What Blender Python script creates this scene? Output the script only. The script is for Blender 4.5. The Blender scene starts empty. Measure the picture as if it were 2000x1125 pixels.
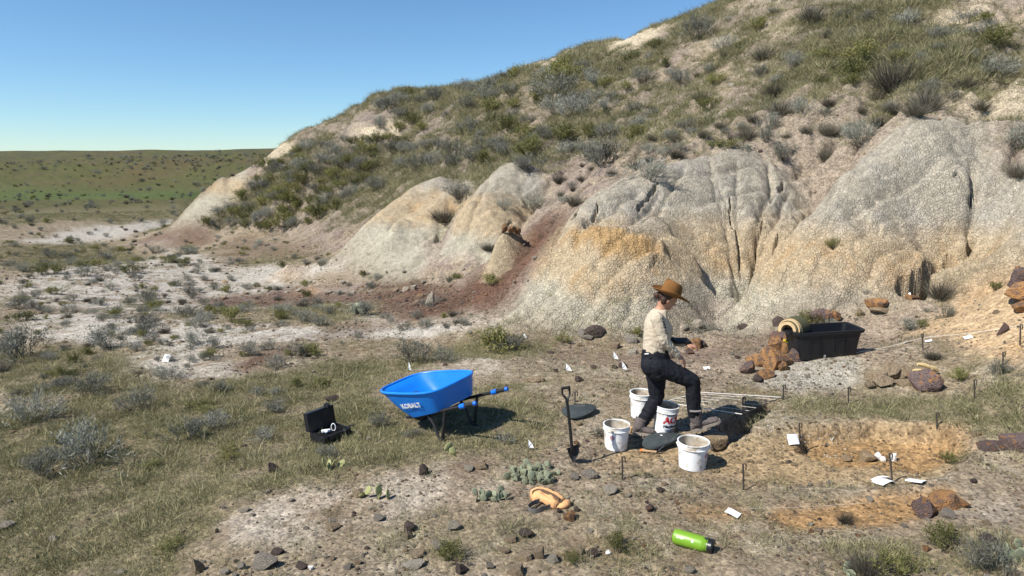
import bpy, bmesh, math, random
import numpy as np
from mathutils import Vector, Matrix, Euler

# ---------------------------------------------------------------- camera, sky, sun, exposure
scene = bpy.context.scene
COL = scene.collection
CAM_H = 3.0
FPX = 1333.0                      # focal length in pixels of a 2000 px wide frame
PITCH = math.radians(10.7)
cam_d = bpy.data.cameras.new('camera'); cam = bpy.data.objects.new('camera', cam_d); COL.objects.link(cam)
cam.location = (0, 0, CAM_H); cam.rotation_euler = (math.radians(90) - PITCH, 0, 0)
cam_d.sensor_width = 36.0; cam_d.lens = 36.0 * FPX / 2000.0
cam_d.clip_start = 0.1; cam_d.clip_end = 3000.0
scene.camera = cam

SUN_EL = math.radians(47.0)
SHADOW_AZ = math.radians(28.0)    # direction shadows fall: angle from +X towards +Y
sdir = Vector((math.cos(SUN_EL) * math.cos(SHADOW_AZ), math.cos(SUN_EL) * math.sin(SHADOW_AZ), -math.sin(SUN_EL)))
sun_d = bpy.data.lights.new('sun', 'SUN'); sun = bpy.data.objects.new('sun', sun_d); COL.objects.link(sun)
sun_d.energy = 5.0; sun_d.angle = math.radians(0.5); sun_d.color = (1.0, 0.955, 0.88)
sun.rotation_euler = sdir.to_track_quat('-Z', 'Y').to_euler()
sun.location = (-20, -15, 40)

world = bpy.data.worlds.new('World'); scene.world = world; world.use_nodes = True
wn = world.node_tree.nodes; wl = world.node_tree.links
bgn = wn['Background']; bgn.inputs['Strength'].default_value = 0.083
skyn = wn.new('ShaderNodeTexSky'); skyn.sky_type = 'NISHITA'; skyn.sun_disc = False
skyn.sun_elevation = SUN_EL
sx, sy = -sdir.x, -sdir.y          # towards the sun
skyn.sun_rotation = math.atan2(sx, sy)
skyn.altitude = 900.0; skyn.air_density = 1.0; skyn.dust_density = 0.0; skyn.ozone_density = 6.0
tint = wn.new('ShaderNodeMix'); tint.data_type = 'RGBA'; tint.blend_type = 'MULTIPLY'; tint.inputs[0].default_value = 1.0; tint.inputs[7].default_value = (1.0, 1.15, 1.18, 1)
wl.new(skyn.outputs[0], tint.inputs[6]); wl.new(tint.outputs[2], bgn.inputs['Color'])

scene.view_settings.view_transform = 'Standard'; scene.view_settings.look = 'None'
scene.view_settings.exposure = 0.50; scene.view_settings.gamma = 1.0
scene.view_settings.use_curve_mapping = False
scene.render.engine = 'CYCLES'
scene.cycles.max_bounces = 4; scene.cycles.diffuse_bounces = 2; scene.cycles.glossy_bounces = 2
scene.cycles.transparent_max_bounces = 4

rng = np.random.default_rng(11)
random.seed(11)
# ---------------------------------------------------------------- noise
def _hash(ix, iy, seed):
    h = (ix.astype(np.int64) * 374761393 + iy.astype(np.int64) * 668265263 + seed * 1442695041) & 0x7fffffff
    h = ((h ^ (h >> 13)) * 1274126177) & 0x7fffffff
    h = h ^ (h >> 16)
    return h
_GA = np.linspace(0, 2 * np.pi, 64, endpoint=False); _GX = np.cos(_GA); _GY = np.sin(_GA)
def perlin(x, y, seed=0):
    x = np.asarray(x, float); y = np.asarray(y, float)
    x0 = np.floor(x); y0 = np.floor(y); fx = x - x0; fy = y - y0
    ix = x0.astype(np.int64); iy = y0.astype(np.int64)
    def g(dx, dy):
        k = _hash(ix + dx, iy + dy, seed) & 63
        return _GX[k] * (fx - dx) + _GY[k] * (fy - dy)
    u = fx * fx * fx * (fx * (fx * 6 - 15) + 10); v = fy * fy * fy * (fy * (fy * 6 - 15) + 10)
    a = g(0, 0); b = g(1, 0); c = g(0, 1); d = g(1, 1)
    return (a + (b - a) * u + (c - a) * v + (a - b - c + d) * u * v) * 1.5
def fbm(x, y, octv=4, seed=0, gain=0.5):
    s = 0; amp = 1; f = 1; t = 0
    for o in range(octv):
        s = s + amp * perlin(x * f, y * f, seed + o * 17); t += amp; amp *= gain; f *= 2.03
    return s / t
def sstep(a, b, x):
    t = np.clip((x - a) / (b - a), 0, 1); return t * t * (3 - 2 * t)

# ---------------------------------------------------------------- pixel <-> world
_c, _s = math.cos(PITCH), math.sin(PITCH)
def ray(px, py):
    u = (px - 1000.0) / FPX; v = (562.5 - py) / FPX
    return np.array([u, _c + v * _s, -_s + v * _c])
def at_Y(px, py, Y):
    d = ray(px, py); t = Y / d[1]
    return np.array([d[0] * t, Y, CAM_H + d[2] * t])
def at_Z(px, py, z):
    d = ray(px, py); t = (z - CAM_H) / d[2]
    return np.array([d[0] * t, d[1] * t, z])
def project(x, y, z):
    zz = z - CAM_H
    dep = y * _c - zz * _s
    up = y * _s + zz * _c
    return 1000 + FPX * x / dep, 562.5 - FPX * up / dep
# ---------------------------------------------------------------- materials
def new_mat(name):
    m = bpy.data.materials.new(name); m.use_nodes = True
    return m, m.node_tree.nodes, m.node_tree.links, m.node_tree.nodes['Principled BSDF']
def pmat(name, col, rough=.6, var=.2, scale=14.0, bump=0.0, bscale=40.0, metal=0.0, spec=.4, col2=None, thr=(.45, .6), scale2=6.0, rnd=0.0, coat=0.0):
    """ plain procedural surface: noise-varied colour, optional second colour in patches (dirt, rust), optional relief """
    m, n, l, b = new_mat(name)
    tc = n.new('ShaderNodeTexCoord'); nz = n.new('ShaderNodeTexNoise'); nz.inputs['Scale'].default_value = scale; nz.inputs['Detail'].default_value = 5
    l.new(tc.outputs['Object'], nz.inputs['Vector'])
    mr = n.new('ShaderNodeMapRange'); mr.inputs[1].default_value = .25; mr.inputs[2].default_value = .75; mr.inputs[3].default_value = 1 - var; mr.inputs[4].default_value = 1 + var
    l.new(nz.outputs['Fac'], mr.inputs[0])
    mx = n.new('ShaderNodeMix'); mx.data_type = 'RGBA'; mx.blend_type = 'MULTIPLY'; mx.inputs[0].default_value = 1.0
    mx.inputs[6].default_value = (*col, 1); l.new(mr.outputs[0], mx.inputs[7])
    out = mx.outputs[2]
    if col2 is not None:
        n2_ = n.new('ShaderNodeTexNoise'); n2_.inputs['Scale'].default_value = scale2; n2_.inputs['Detail'].default_value = 6; n2_.inputs['Roughness'].default_value = .65
        l.new(tc.outputs['Object'], n2_.inputs['Vector'])
        r = n.new('ShaderNodeMapRange'); r.inputs[1].default_value = thr[0]; r.inputs[2].default_value = thr[1]; l.new(n2_.outputs['Fac'], r.inputs[0])
        m2 = n.new('ShaderNodeMix'); m2.data_type = 'RGBA'; l.new(r.outputs[0], m2.inputs[0]); l.new(out, m2.inputs[6]); m2.inputs[7].default_value = (*col2, 1)
        out = m2.outputs[2]
    if rnd > 0:
        oi = n.new('ShaderNodeObjectInfo'); r = n.new('ShaderNodeMapRange'); r.inputs[3].default_value = 1 - rnd; r.inputs[4].default_value = 1 + rnd; l.new(oi.outputs['Random'], r.inputs[0])
        m3 = n.new('ShaderNodeMix'); m3.data_type = 'RGBA'; m3.blend_type = 'MULTIPLY'; m3.inputs[0].default_value = 1; l.new(out, m3.inputs[6]); l.new(r.outputs[0], m3.inputs[7]); out = m3.outputs[2]
    l.new(out, b.inputs['Base Color'])
    b.inputs['Roughness'].default_value = rough; b.inputs['Metallic'].default_value = metal; b.inputs['Specular IOR Level'].default_value = spec
    b.inputs['Coat Weight'].default_value = coat
    if bump > 0:
        nb = n.new('ShaderNodeTexNoise'); nb.inputs['Scale'].default_value = bscale; nb.inputs['Detail'].default_value = 6; l.new(tc.outputs['Object'], nb.inputs['Vector'])
        bp = n.new('ShaderNodeBump'); bp.inputs['Strength'].default_value = 1.0; bp.inputs['Distance'].default_value = bump; l.new(nb.outputs['Fac'], bp.inputs['Height']); l.new(bp.outputs[0], b.inputs['Normal'])
    return m
def foliage_mat(name, cols, rnd=.25, trans=.25, patch=0.0):
    """ leaf colour varies blade by blade (stored on the mesh) and plant by plant """
    m, n, l, b = new_mat(name)
    at = n.new('ShaderNodeAttribute'); at.attribute_name = 'leaf'
    cr = n.new('ShaderNodeValToRGB'); els = cr.color_ramp.elements
    for i, c in enumerate(cols):
        e = els[i] if i < 2 else els.new(1.0)
        e.position = i / (len(cols) - 1); e.color = (*c, 1)
    oi = n.new('ShaderNodeObjectInfo')
    ad = n.new('ShaderNodeMath'); ad.operation = 'MULTIPLY_ADD'; l.new(oi.outputs['Random'], ad.inputs[0]); ad.inputs[1].default_value = .35
    sb = n.new('ShaderNodeMath'); sb.operation = 'SUBTRACT'; l.new(at.outputs['Fac'], sb.inputs[0]); sb.inputs[1].default_value = .175; l.new(sb.outputs[0], ad.inputs[2])
    fac = ad.outputs[0]
    if patch:
        pz = n.new('ShaderNodeTexNoise'); pz.inputs['Scale'].default_value = .55; pz.inputs['Detail'].default_value = 4; l.new(oi.outputs['Location'], pz.inputs['Vector'])
        pr = n.new('ShaderNodeMapRange'); pr.inputs[1].default_value = .3; pr.inputs[2].default_value = .7; pr.inputs[3].default_value = -patch; pr.inputs[4].default_value = patch; l.new(pz.outputs['Fac'], pr.inputs[0])
        pa = n.new('ShaderNodeMath'); pa.operation = 'ADD'; l.new(fac, pa.inputs[0]); l.new(pr.outputs[0], pa.inputs[1]); fac = pa.outputs[0]
    l.new(fac, cr.inputs[0])
    r = n.new('ShaderNodeMapRange'); r.inputs[3].default_value = 1 - rnd; r.inputs[4].default_value = 1 + rnd; l.new(oi.outputs['Random'], r.inputs[0])
    mx = n.new('ShaderNodeMix'); mx.data_type = 'RGBA'; mx.blend_type = 'MULTIPLY'; mx.inputs[0].default_value = 1; l.new(cr.outputs[0], mx.inputs[6]); l.new(r.outputs[0], mx.inputs[7])
    l.new(mx.outputs[2], b.inputs['Base Color']); b.inputs['Roughness'].default_value = .7; b.inputs['Specular IOR Level'].default_value = .25
    tr = n.new('ShaderNodeBsdfTranslucent'); l.new(mx.outputs[2], tr.inputs['Color'])
    ms = n.new('ShaderNodeMixShader'); ms.inputs[0].default_value = trans
    l.new(b.outputs[0], ms.inputs[1]); l.new(tr.outputs[0], ms.inputs[2]); l.new(ms.outputs[0], n['Material Output'].inputs['Surface'])
    return m
def ground_mat():
    m, n, l, b = new_mat('soil')
    geo = n.new('ShaderNodeNewGeometry')
    at = n.new('ShaderNodeAttribute'); at.attribute_name = 'Col'
    ck = n.new('ShaderNodeAttribute'); ck.attribute_name = 'crack'
    def noise(sc, det=5, rough=.6):
        t = n.new('ShaderNodeTexNoise'); t.inputs['Scale'].default_value = sc; t.inputs['Detail'].default_value = det; t.inputs['Roughness'].default_value = rough
        l.new(geo.outputs['Position'], t.inputs['Vector']); return t.outputs['Fac']
    def maprange(x, a, b_, c, d):
        r = n.new('ShaderNodeMapRange'); r.inputs[1].default_value = a; r.inputs[2].default_value = b_; r.inputs[3].default_value = c; r.inputs[4].default_value = d; l.new(x, r.inputs[0]); return r.outputs[0]
    def math_(op, x, y=None):
        t = n.new('ShaderNodeMath'); t.operation = op
        for i, q in enumerate((x, y)):
            if q is None: continue
            if isinstance(q, (int, float)): t.inputs[i].default_value = q
            else: l.new(q, t.inputs[i])
        return t.outputs[0]
    def mul(c, f):
        x = n.new('ShaderNodeMix'); x.data_type = 'RGBA'; x.blend_type = 'MULTIPLY'; x.inputs[0].default_value = 1; l.new(c, x.inputs[6]); l.new(f, x.inputs[7]); return x.outputs[2]
    c = at.outputs['Color']
    c = mul(c, maprange(noise(7, 6, .65), .3, .7, .74, 1.26)); c = mul(c, maprange(noise(38, 4, .6), .3, .7, .70, 1.30))
    # pebbles and crumbs: each cell its own shade
    vr = n.new('ShaderNodeTexVoronoi'); vr.inputs['Scale'].default_value = 30; l.new(geo.outputs['Position'], vr.inputs['Vector'])
    sp = n.new('ShaderNodeSeparateColor'); l.new(vr.outputs['Color'], sp.inputs[0])
    peb = maprange(sp.outputs[0], 0, 1, .70, 1.38)
    inv = math_('SUBTRACT', 1.0, math_('MULTIPLY', ck.outputs['Fac'], .8))
    pm = n.new('ShaderNodeMix'); pm.data_type = 'FLOAT'; l.new(inv, pm.inputs[0]); pm.inputs[2].default_value = 1.0; l.new(peb, pm.inputs[3])
    c = mul(c, pm.outputs[0])
    l.new(c, b.inputs['Base Color'])
    b.inputs['Roughness'].default_value = .95; b.inputs['Specular IOR Level'].default_value = .12
    # popcorn clay: cells with open joints, warped
    wn_ = n.new('ShaderNodeTexNoise'); wn_.inputs['Scale'].default_value = 6; wn_.inputs['Detail'].default_value = 3; l.new(geo.outputs['Position'], wn_.inputs['Vector'])
    va = n.new('ShaderNodeVectorMath'); va.operation = 'MULTIPLY_ADD'; l.new(wn_.outputs['Color'], va.inputs[0]); va.inputs[1].default_value = (.16, .16, .16); l.new(geo.outputs['Position'], va.inputs[2])
    def cells(sc):
        v = n.new('ShaderNodeTexVoronoi'); v.feature = 'DISTANCE_TO_EDGE'; v.inputs['Scale'].default_value = sc; l.new(va.outputs[0], v.inputs['Vector'])
        return maprange(v.outputs['Distance'], 0, .16, 0, 1)
    crk = math_('ADD', math_('MULTIPLY', cells(15.0), .015), math_('MULTIPLY', cells(32), .004))
    h = math_('MULTIPLY', crk, ck.outputs['Fac'])
    calm = math_('SUBTRACT', 1.0, math_('MULTIPLY', ck.outputs['Fac'], .55))
    h = math_('ADD', h, math_('MULTIPLY', math_('MULTIPLY', noise(16, 6, .7), .020), calm))
    h = math_('ADD', h, math_('MULTIPLY', noise(70, 4, .7), .004))
    vd = maprange(vr.outputs['Distance'], 0, .6, 1, 0)
    h = math_('ADD', h, math_('MULTIPLY', math_('MULTIPLY', vd, inv), .005))
    bp = n.new('ShaderNodeBump'); bp.inputs['Strength'].default_value = 1.0; bp.inputs['Distance'].default_value = 1.0
    l.new(h, bp.inputs['Height']); l.new(bp.outputs[0], b.inputs['Normal'])
    return m

# ---------------------------------------------------------------- meshes and tags
def mesh_np(name, V, F, mats=None, smooth=True, attrs=None, mat_idx=None):
    """ mesh from numpy verts and faces (all triangles or all quads) """
    V = np.asarray(V, np.float32); F = np.asarray(F, np.int32)
    me = bpy.data.meshes.new(name); k = F.shape[1]
    me.vertices.add(len(V)); me.vertices.foreach_set('co', V.ravel())
    me.loops.add(F.size); me.loops.foreach_set('vertex_index', F.ravel())
    me.polygons.add(len(F)); me.polygons.foreach_set('loop_start', np.arange(0, F.size, k, dtype=np.int32)); me.polygons.foreach_set('loop_total', np.full(len(F), k, np.int32))
    if mats:
        for m in (mats if isinstance(mats, (list, tuple)) else [mats]): me.materials.append(m)
    if mat_idx is not None: me.polygons.foreach_set('material_index', np.asarray(mat_idx, np.int32))
    me.update(calc_edges=True)
    me.polygons.foreach_set('use_smooth', np.full(len(F), bool(smooth)))
    for nm, (ty, data) in (attrs or {}).items():
        a = me.attributes.new(nm, ty, 'POINT')
        a.data.foreach_set('color' if ty == 'FLOAT_COLOR' else ('vector' if ty == 'FLOAT_VECTOR' else 'value'), np.asarray(data, np.int32 if ty == 'INT' else np.float32).ravel())
    return me
def link(o, parent=None):
    COL.objects.link(o)
    if parent is not None: o.parent = parent
    return o
def mk(name, me, parent=None, loc=None):
    o = bpy.data.objects.new(name, me); link(o, parent)
    if loc is not None: o.location = loc
    return o
def tag(o, label, cat, group=None):
    o['label'] = label; o['category'] = cat
    if group: o['group'] = group
    return o
def thing(name, label, cat, loc=(0, 0, 0), rz=0.0, group=None):
    o = bpy.data.objects.new(name, None); link(o); o.location = loc; o.rotation_euler = (0, 0, rz); o.empty_display_size = .1
    return tag(o, label, cat, group)
def copy_tree(o, parent=None):
    c = o.copy(); link(c)
    if parent is not None: c.parent = parent
    for ch in list(o.children): copy_tree(ch, c)
    return c
class MB:
    """ collects simple shapes into one bmesh """
    def __init__(s): s.bm = bmesh.new()
    def box(s, size, loc=(0, 0, 0), rot=(0, 0, 0), taper=1.0):
        M = Matrix.Translation(loc) @ Euler(rot).to_matrix().to_4x4()
        g = bmesh.ops.create_cube(s.bm, size=1.0)['verts']
        for v in g:
            f = taper if v.co.z < 0 else 1.0
            v.co = M @ Vector((v.co.x * size[0] * f, v.co.y * size[1] * f, v.co.z * size[2]))
        return s
    def tube(s, pts, r, seg=8, cap=True):
        """ tube through points; r scalar or list """
        pts = [Vector(p) for p in pts]; n = len(pts); rs = r if isinstance(r, (list, tuple)) else [r] * n
        rings = []; up = None
        for i, p in enumerate(pts):
            d = (pts[min(i + 1, n - 1)] - pts[max(i - 1, 0)]).normalized()
            if up is None:
                up = Vector((0, 0, 1)) if abs(d.z) < .9 else Vector((1, 0, 0))
            a = d.cross(up).normalized(); bb = a.cross(d).normalized(); up = bb
            rings.append([s.bm.verts.new(p + rs[i] * (math.cos(t) * a + math.sin(t) * bb)) for t in [2 * math.pi * k / seg for k in range(seg)]])
        for i in range(n - 1):
            for k in range(seg):
                s.bm.faces.new((rings[i][k], rings[i][(k+1) % seg], rings[i+1][(k+1) % seg], rings[i+1][k]))
        if cap:
            s.bm.faces.new(rings[0][::-1]); s.bm.faces.new(rings[-1])
        return s
    def lathe(s, prof, seg=32, M=None, close=False):
        M = M or Matrix(); rings = []
        for r, z in prof:
            rings.append([s.bm.verts.new(M @ Vector((max(r, 1e-4) * math.cos(2 * math.pi * k / seg), max(r, 1e-4) * math.sin(2 * math.pi * k / seg), z))) for k in range(seg)])
        for i in range(len(rings) - 1):
            for k in range(seg):
                s.bm.faces.new((rings[i][k], rings[i][(k+1) % seg], rings[i+1][(k+1) % seg], rings[i+1][k]))
        return s
    def loft(s, rings, cap=True, closed=True):
        R = [[s.bm.verts.new(Vector(p)) for p in ring] for ring in rings]; k_ = len(R[0])
        for i in range(len(R) - 1):
            for k in range(k_ if closed else k_ - 1):
                s.bm.faces.new((R[i][k], R[i][(k+1) % k_], R[i+1][(k+1) % k_], R[i+1][k]))
        if cap:
            s.bm.faces.new(R[0][::-1]); s.bm.faces.new(R[-1])
        return s
    def done(s, name, mat, parent=None, smooth=True, bevel=0.0, angle=40, loc=None):
        bm = s.bm
        if bevel > 0:
            es = [e for e in bm.edges if len(e.link_faces) == 2 and e.calc_face_angle(0) > math.radians(30)]
            bmesh.ops.bevel(bm, geom=es, offset=bevel, segments=2, affect='EDGES', profile=.5)
        bmesh.ops.recalc_face_normals(bm, faces=bm.faces)
        for e in bm.edges:
            e.smooth = not (len(e.link_faces) == 2 and e.calc_face_angle(0) > math.radians(angle))
        for f in bm.faces: f.smooth = smooth
        me = bpy.data.meshes.new(name); bm.to_mesh(me); bm.free()
        if mat is not None:
            for m_ in (mat if isinstance(mat, (list, tuple)) else [mat]): me.materials.append(m_)
        return mk(name, me, parent, loc)
# ---------------------------------------------------------------- terrain: a height field from surveyed spots
SPOTS = [  # (px, py, mode, value): z = height of the ground there, Y = its distance
 (-300,1125,'z',-.35),(0,1125,'z',-.3),(500,1125,'z',-.05),(1000,1125,'z',.0),(1500,1125,'z',.08),(2000,1125,'z',.2),(2300,1125,'z',.3),
 (-200,900,'z',-.5),(0,900,'z',-.42),(500,900,'z',-.2),(850,880,'z',-.05),(1000,900,'z',-.03),(1350,915,'z',0),(1700,900,'z',.08),(2000,870,'z',.25),(2300,850,'z',.5),
 (1290,848,'z',0),(1650,780,'z',.12),(1850,760,'z',.3),
 (-200,700,'z',-.85),(0,700,'z',-.75),(500,700,'z',-.5),(1000,700,'z',-.18),(1300,700,'z',.0),(1605,690,'z',.25),(1800,690,'z',.42),(2000,680,'z',.75),
 (-300,600,'z',-1.2),(0,600,'z',-1.1),(500,600,'z',-.9),(760,605,'z',-.6),(900,640,'z',-.35),
 (-300,520,'z',-1.6),(0,520,'z',-1.5),(300,520,'z',-1.4),(640,517,'z',-1.1),(480,470,'z',-1.6),
 (-300,450,'z',-1.9),(0,450,'z',-1.9),(330,447,'z',-1.9),(200,425,'z',-1.9),
 (-300,400,'z',-2.1),(0,400,'z',-2.1),(250,402,'z',-2.1),
 # far mound at the end of the hill
 (350,432,'Y',48),(400,380,'Y',49),(450,345,'Y',50.5),(510,315,'Y',51.5),(560,275,'Y',53),(600,250,'Y',54),(640,244,'Y',54.5),(672,226,'Y',54.5),
 # skyline
 (722,197,'Y',52),(850,179,'Y',50),(1000,150,'Y',46),(1110,105,'Y',43),(1200,82,'Y',40),(1300,56,'Y',37),(1430,5,'Y',34),(1600,-60,'Y',31),(2000,-150,'Y',27),(2400,-200,'Y',24),
 # scrub slope, left
 (600,330,'Y',43),(450,432,'Y',46),(560,452,'Y',41),(640,435,'Y',36.5),(750,300,'Y',41.5),(800,250,'Y',43),(900,210,'Y',40.5),(680,240,'Y',51),
 # upper slope
 (1000,250,'Y',33),(1200,200,'Y',30),(1200,300,'Y',24),(1400,150,'Y',27),(1400,230,'Y',22),(1600,50,'Y',26),(1600,170,'Y',20.5),(1750,130,'Y',20),(1900,150,'Y',18.2),(1900,30,'Y',22.5),
 (2000,230,'Y',15.2),(2300,230,'Y',13),(2300,0,'Y',18),(2300,500,'Y',9.5),(2300,680,'z',1.2),
 # right lobe
 (1850,240,'Y',15.6),(1700,600,'z',.45),(1420,640,'z',.05),(1750,500,'Y',12.2),(1620,500,'Y',12.6),(1850,470,'Y',13.1),(1700,350,'Y',14.3),(1850,350,'Y',13.9),(1560,420,'Y',13.9),
 (1450,540,'Y',13.4),(1390,585,'Y',12.9),(2000,450,'Y',11.6),(1960,560,'Y',10.2),(1880,600,'z',.62),
 # middle lobe
 (1130,655,'z',-.08),(960,640,'z',-.25),(1250,650,'z',0),(1170,500,'Y',13.0),(1300,380,'Y',15.3),(1500,290,'Y',17.6),(1180,390,'Y',16.2),(1085,460,'Y',15.2),(1330,500,'Y',13.3),(1100,540,'Y',13.3),(1600,340,'Y',16.2),
 # scree gully
 (1065,440,'Y',19),(1000,530,'Y',17),(900,560,'z',-.35),(1100,375,'Y',21.5),
 # third and fourth lobes
 (870,490,'Y',22),(940,420,'Y',22.8),(1020,342,'Y',25.5),(760,530,'z',-.75),(700,520,'z',-.85),(700,475,'Y',26.5),(790,410,'Y',27.5),(880,362,'Y',29.5),(650,490,'z',-1.0),(760,470,'Y',25),
]
ANCHORS = [(30,5,4.5),(30,20,11.5),(22,30,12.2),(40,45,13),(10,55,8.6),(-10,75,5.5),(20,90,8),(60,100,9),(-4,60,7.2),(-12,64,5.6),
           (-60,40,-2.2),(-90,70,-2.3),(-15,85,-1.5),(-40,85,-2.1),(8,0.8,.3),(-6,0.8,-.3),(0,0.8,0),(14,3,1.0),(-14,3,-.8),(-22,58,-1.6)]
def _lp(x, y):
    return np.arctan2(x, y) * 1.0, np.log(np.hypot(x, y))
_P = []
for px, py, m, v in SPOTS:
    _P.append(at_Z(px, py, v) if m == 'z' else at_Y(px, py, v))
_P += [np.array(a, float) for a in ANCHORS]
_P = np.array(_P)
_A, _R = _lp(_P[:, 0], _P[:, 1])
def _U(r2):
    return 0.5 * r2 * np.log(np.maximum(r2, 1e-12))
_n = len(_P)
_K = _U((_A[:, None] - _A[None]) ** 2 + (_R[:, None] - _R[None]) ** 2) + 2e-4 * np.eye(_n)
_T = np.stack([np.ones(_n), _A, _R], 1)
_M = np.block([[_K, _T], [_T.T, np.zeros((3, 3))]])
_W = np.linalg.solve(_M, np.concatenate([_P[:, 2], np.zeros(3)]))

# polar sampling: fine near the camera's foot, coarse far away
TH = np.radians(np.concatenate([np.linspace(-54, -40.5, 40, endpoint=False), np.linspace(-40.5, 8, 380, endpoint=False), np.linspace(8, 40.5, 370, endpoint=False), np.linspace(40.5, 54, 40)]))
_tidx = np.arange(len(TH))
RR = np.concatenate([np.geomspace(2.2, 8, 330, endpoint=False), np.geomspace(8, 24, 580, endpoint=False), np.geomspace(24, 60, 230), np.geomspace(60.6, 700, 120)])
GA, GR = np.meshgrid(TH, np.log(RR))               # rows = radius
GX = np.exp(GR) * np.sin(GA); GY = np.exp(GR) * np.cos(GA)
def base_z(a, r):
    sh = a.shape; a = a.ravel(); r = r.ravel(); z = np.empty(len(a))
    for i in range(0, len(a), 40000):
        da = a[i:i+40000]; dr = r[i:i+40000]
        z[i:i+40000] = _U((da[:, None] - _A[None]) ** 2 + (dr[:, None] - _R[None]) ** 2) @ _W[:_n] + _W[_n] + _W[_n+1] * da + _W[_n+2] * dr
    return z.reshape(sh)
# evaluate on a coarse grid and interpolate (smooth anyway)
_ta = np.linspace(TH[0], TH[-1], 170); _tr = np.linspace(math.log(RR[0]), math.log(140.0), 330)
_ca, _cr = np.meshgrid(_ta, _tr); _cz = base_z(_ca, _cr)
class Field:
    def __init__(s, a0, a1, r0, r1, z): s.a0, s.a1, s.r0, s.r1, s.z = a0, a1, r0, r1, z
    def __call__(s, x, y):
        a, r = _lp(np.asarray(x, float), np.asarray(y, float))
        na, nr = s.z.shape[1], s.z.shape[0]
        i = np.clip((a - s.a0) / (s.a1 - s.a0) * (na - 1), 0, na - 1.001); j = np.clip((r - s.r0) / (s.r1 - s.r0) * (nr - 1), 0, nr - 1.001)
        i0 = i.astype(int); j0 = j.astype(int); fi = i - i0; fj = j - j0; z = s.z
        return (z[j0, i0] * (1 - fi) + z[j0, i0 + 1] * fi) * (1 - fj) + (z[j0 + 1, i0] * (1 - fi) + z[j0 + 1, i0 + 1] * fi) * fj
_near = Field(_ta[0], _ta[-1], _tr[0], _tr[-1], _cz)
def base(x, y):
    """ smooth ground without relief: surveyed hill blended into rolling prairie far away """
    x = np.asarray(x, float); y = np.asarray(y, float)
    r = np.hypot(x, y); az = np.arctan2(x, y)
    ridge = 7.9 + 0.7 * np.sin(x * 0.021 + 1.0) + 0.5 * fbm(x * .02, y * .02, 2, 5)
    far = -2.1 + ridge * sstep(88, 185, y + 0.05 * x + 6 * np.sin(x * .04)) - 3.0 * sstep(200, 420, r)
    far = far + np.where(y > 60, .35 * fbm(x * .07, y * .05, 3, 8), 0)
    w = sstep(66, 90, r)
    w = np.where(x > -22 + (y - 60) * .1, sstep(80, 128, r), w)
    return _near(x, y) * (1 - w) + far * w
def cast(px, py, fn=None, tmax=400):
    """ where the line of sight through a pixel of the photograph meets the ground """
    fn = fn or base
    d = ray(px, py); t = np.geomspace(2.5, tmax, 1400)
    P = d[None] * t[:, None]; P[:, 2] += CAM_H
    g = P[:, 2] - fn(P[:, 0], P[:, 1])
    k = np.argmax(g < 0)
    if g[k] >= 0: k = len(t) - 1
    if k > 0 and g[k] < 0:
        f = g[k-1] / (g[k-1] - g[k]); tt = t[k-1] + f * (t[k] - t[k-1])
    else: tt = t[k]
    p = d * tt; p[2] += CAM_H
    return p
def plan(poly): return np.array([cast(a, b)[:2] for a, b in poly])
def line_dist(x, y, pts):
    """ distance to a polyline in plan and position 0..1 along it """
    best = np.full(x.shape, 1e9); al = np.zeros(x.shape); sd = np.zeros(x.shape); n = len(pts) - 1
    for k in range(n):
        ax, ay = pts[k]; bx, by = pts[k+1]; dx, dy = bx - ax, by - ay; L2 = dx * dx + dy * dy + 1e-9
        t = np.clip(((x - ax) * dx + (y - ay) * dy) / L2, 0, 1)
        d = np.hypot(x - ax - t * dx, y - ay - t * dy)
        m = d < best; best = np.where(m, d, best); al = np.where(m, (k + t) / n, al)
        sd = np.where(m, np.sign(dx * (y - ay) - dy * (x - ax)), sd)
    return best, al, sd
def poly_sd(x, y, pts):
    """ signed distance to a polygon, positive inside """
    d = np.full(x.shape, 1e9); ins = np.zeros(x.shape, bool); n = len(pts)
    for k in range(n):
        ax, ay = pts[k]; bx, by = pts[(k+1) % n]; dx, dy = bx - ax, by - ay; L2 = dx * dx + dy * dy + 1e-9
        t = np.clip(((x - ax) * dx + (y - ay) * dy) / L2, 0, 1)
        d = np.minimum(d, np.hypot(x - ax - t * dx, y - ay - t * dy))
        c = ((ay > y) != (by > y)) & (x < dx * (y - ay) / (dy if abs(dy) > 1e-9 else 1e-9) + ax)
        ins ^= c
    return np.where(ins, d, -d)
def zone(X, Y, px_poly, feather=.35, warp=.6, seed=3):
    """ 0..1 membership of a patch outlined on the photograph, laid on the ground, ragged edge """
    P = plan(px_poly); lo = P.min(0) - 4; hi = P.max(0) + 4
    out = np.zeros(X.shape); m = (X > lo[0]) & (X < hi[0]) & (Y > lo[1]) & (Y < hi[1])
    x, y = X[m], Y[m]
    if len(x) == 0: return out
    r = np.hypot(x, y); k = warp * np.clip(r / 12, .35, 3)
    sd = poly_sd(x, y, P) + k * fbm(x / (2.2 * k + .3), y / (2.2 * k + .3), 4, seed)
    f = feather * np.clip(r / 12, .4, 3)
    out[m] = sstep(-f, f, sd)
    return out

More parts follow.
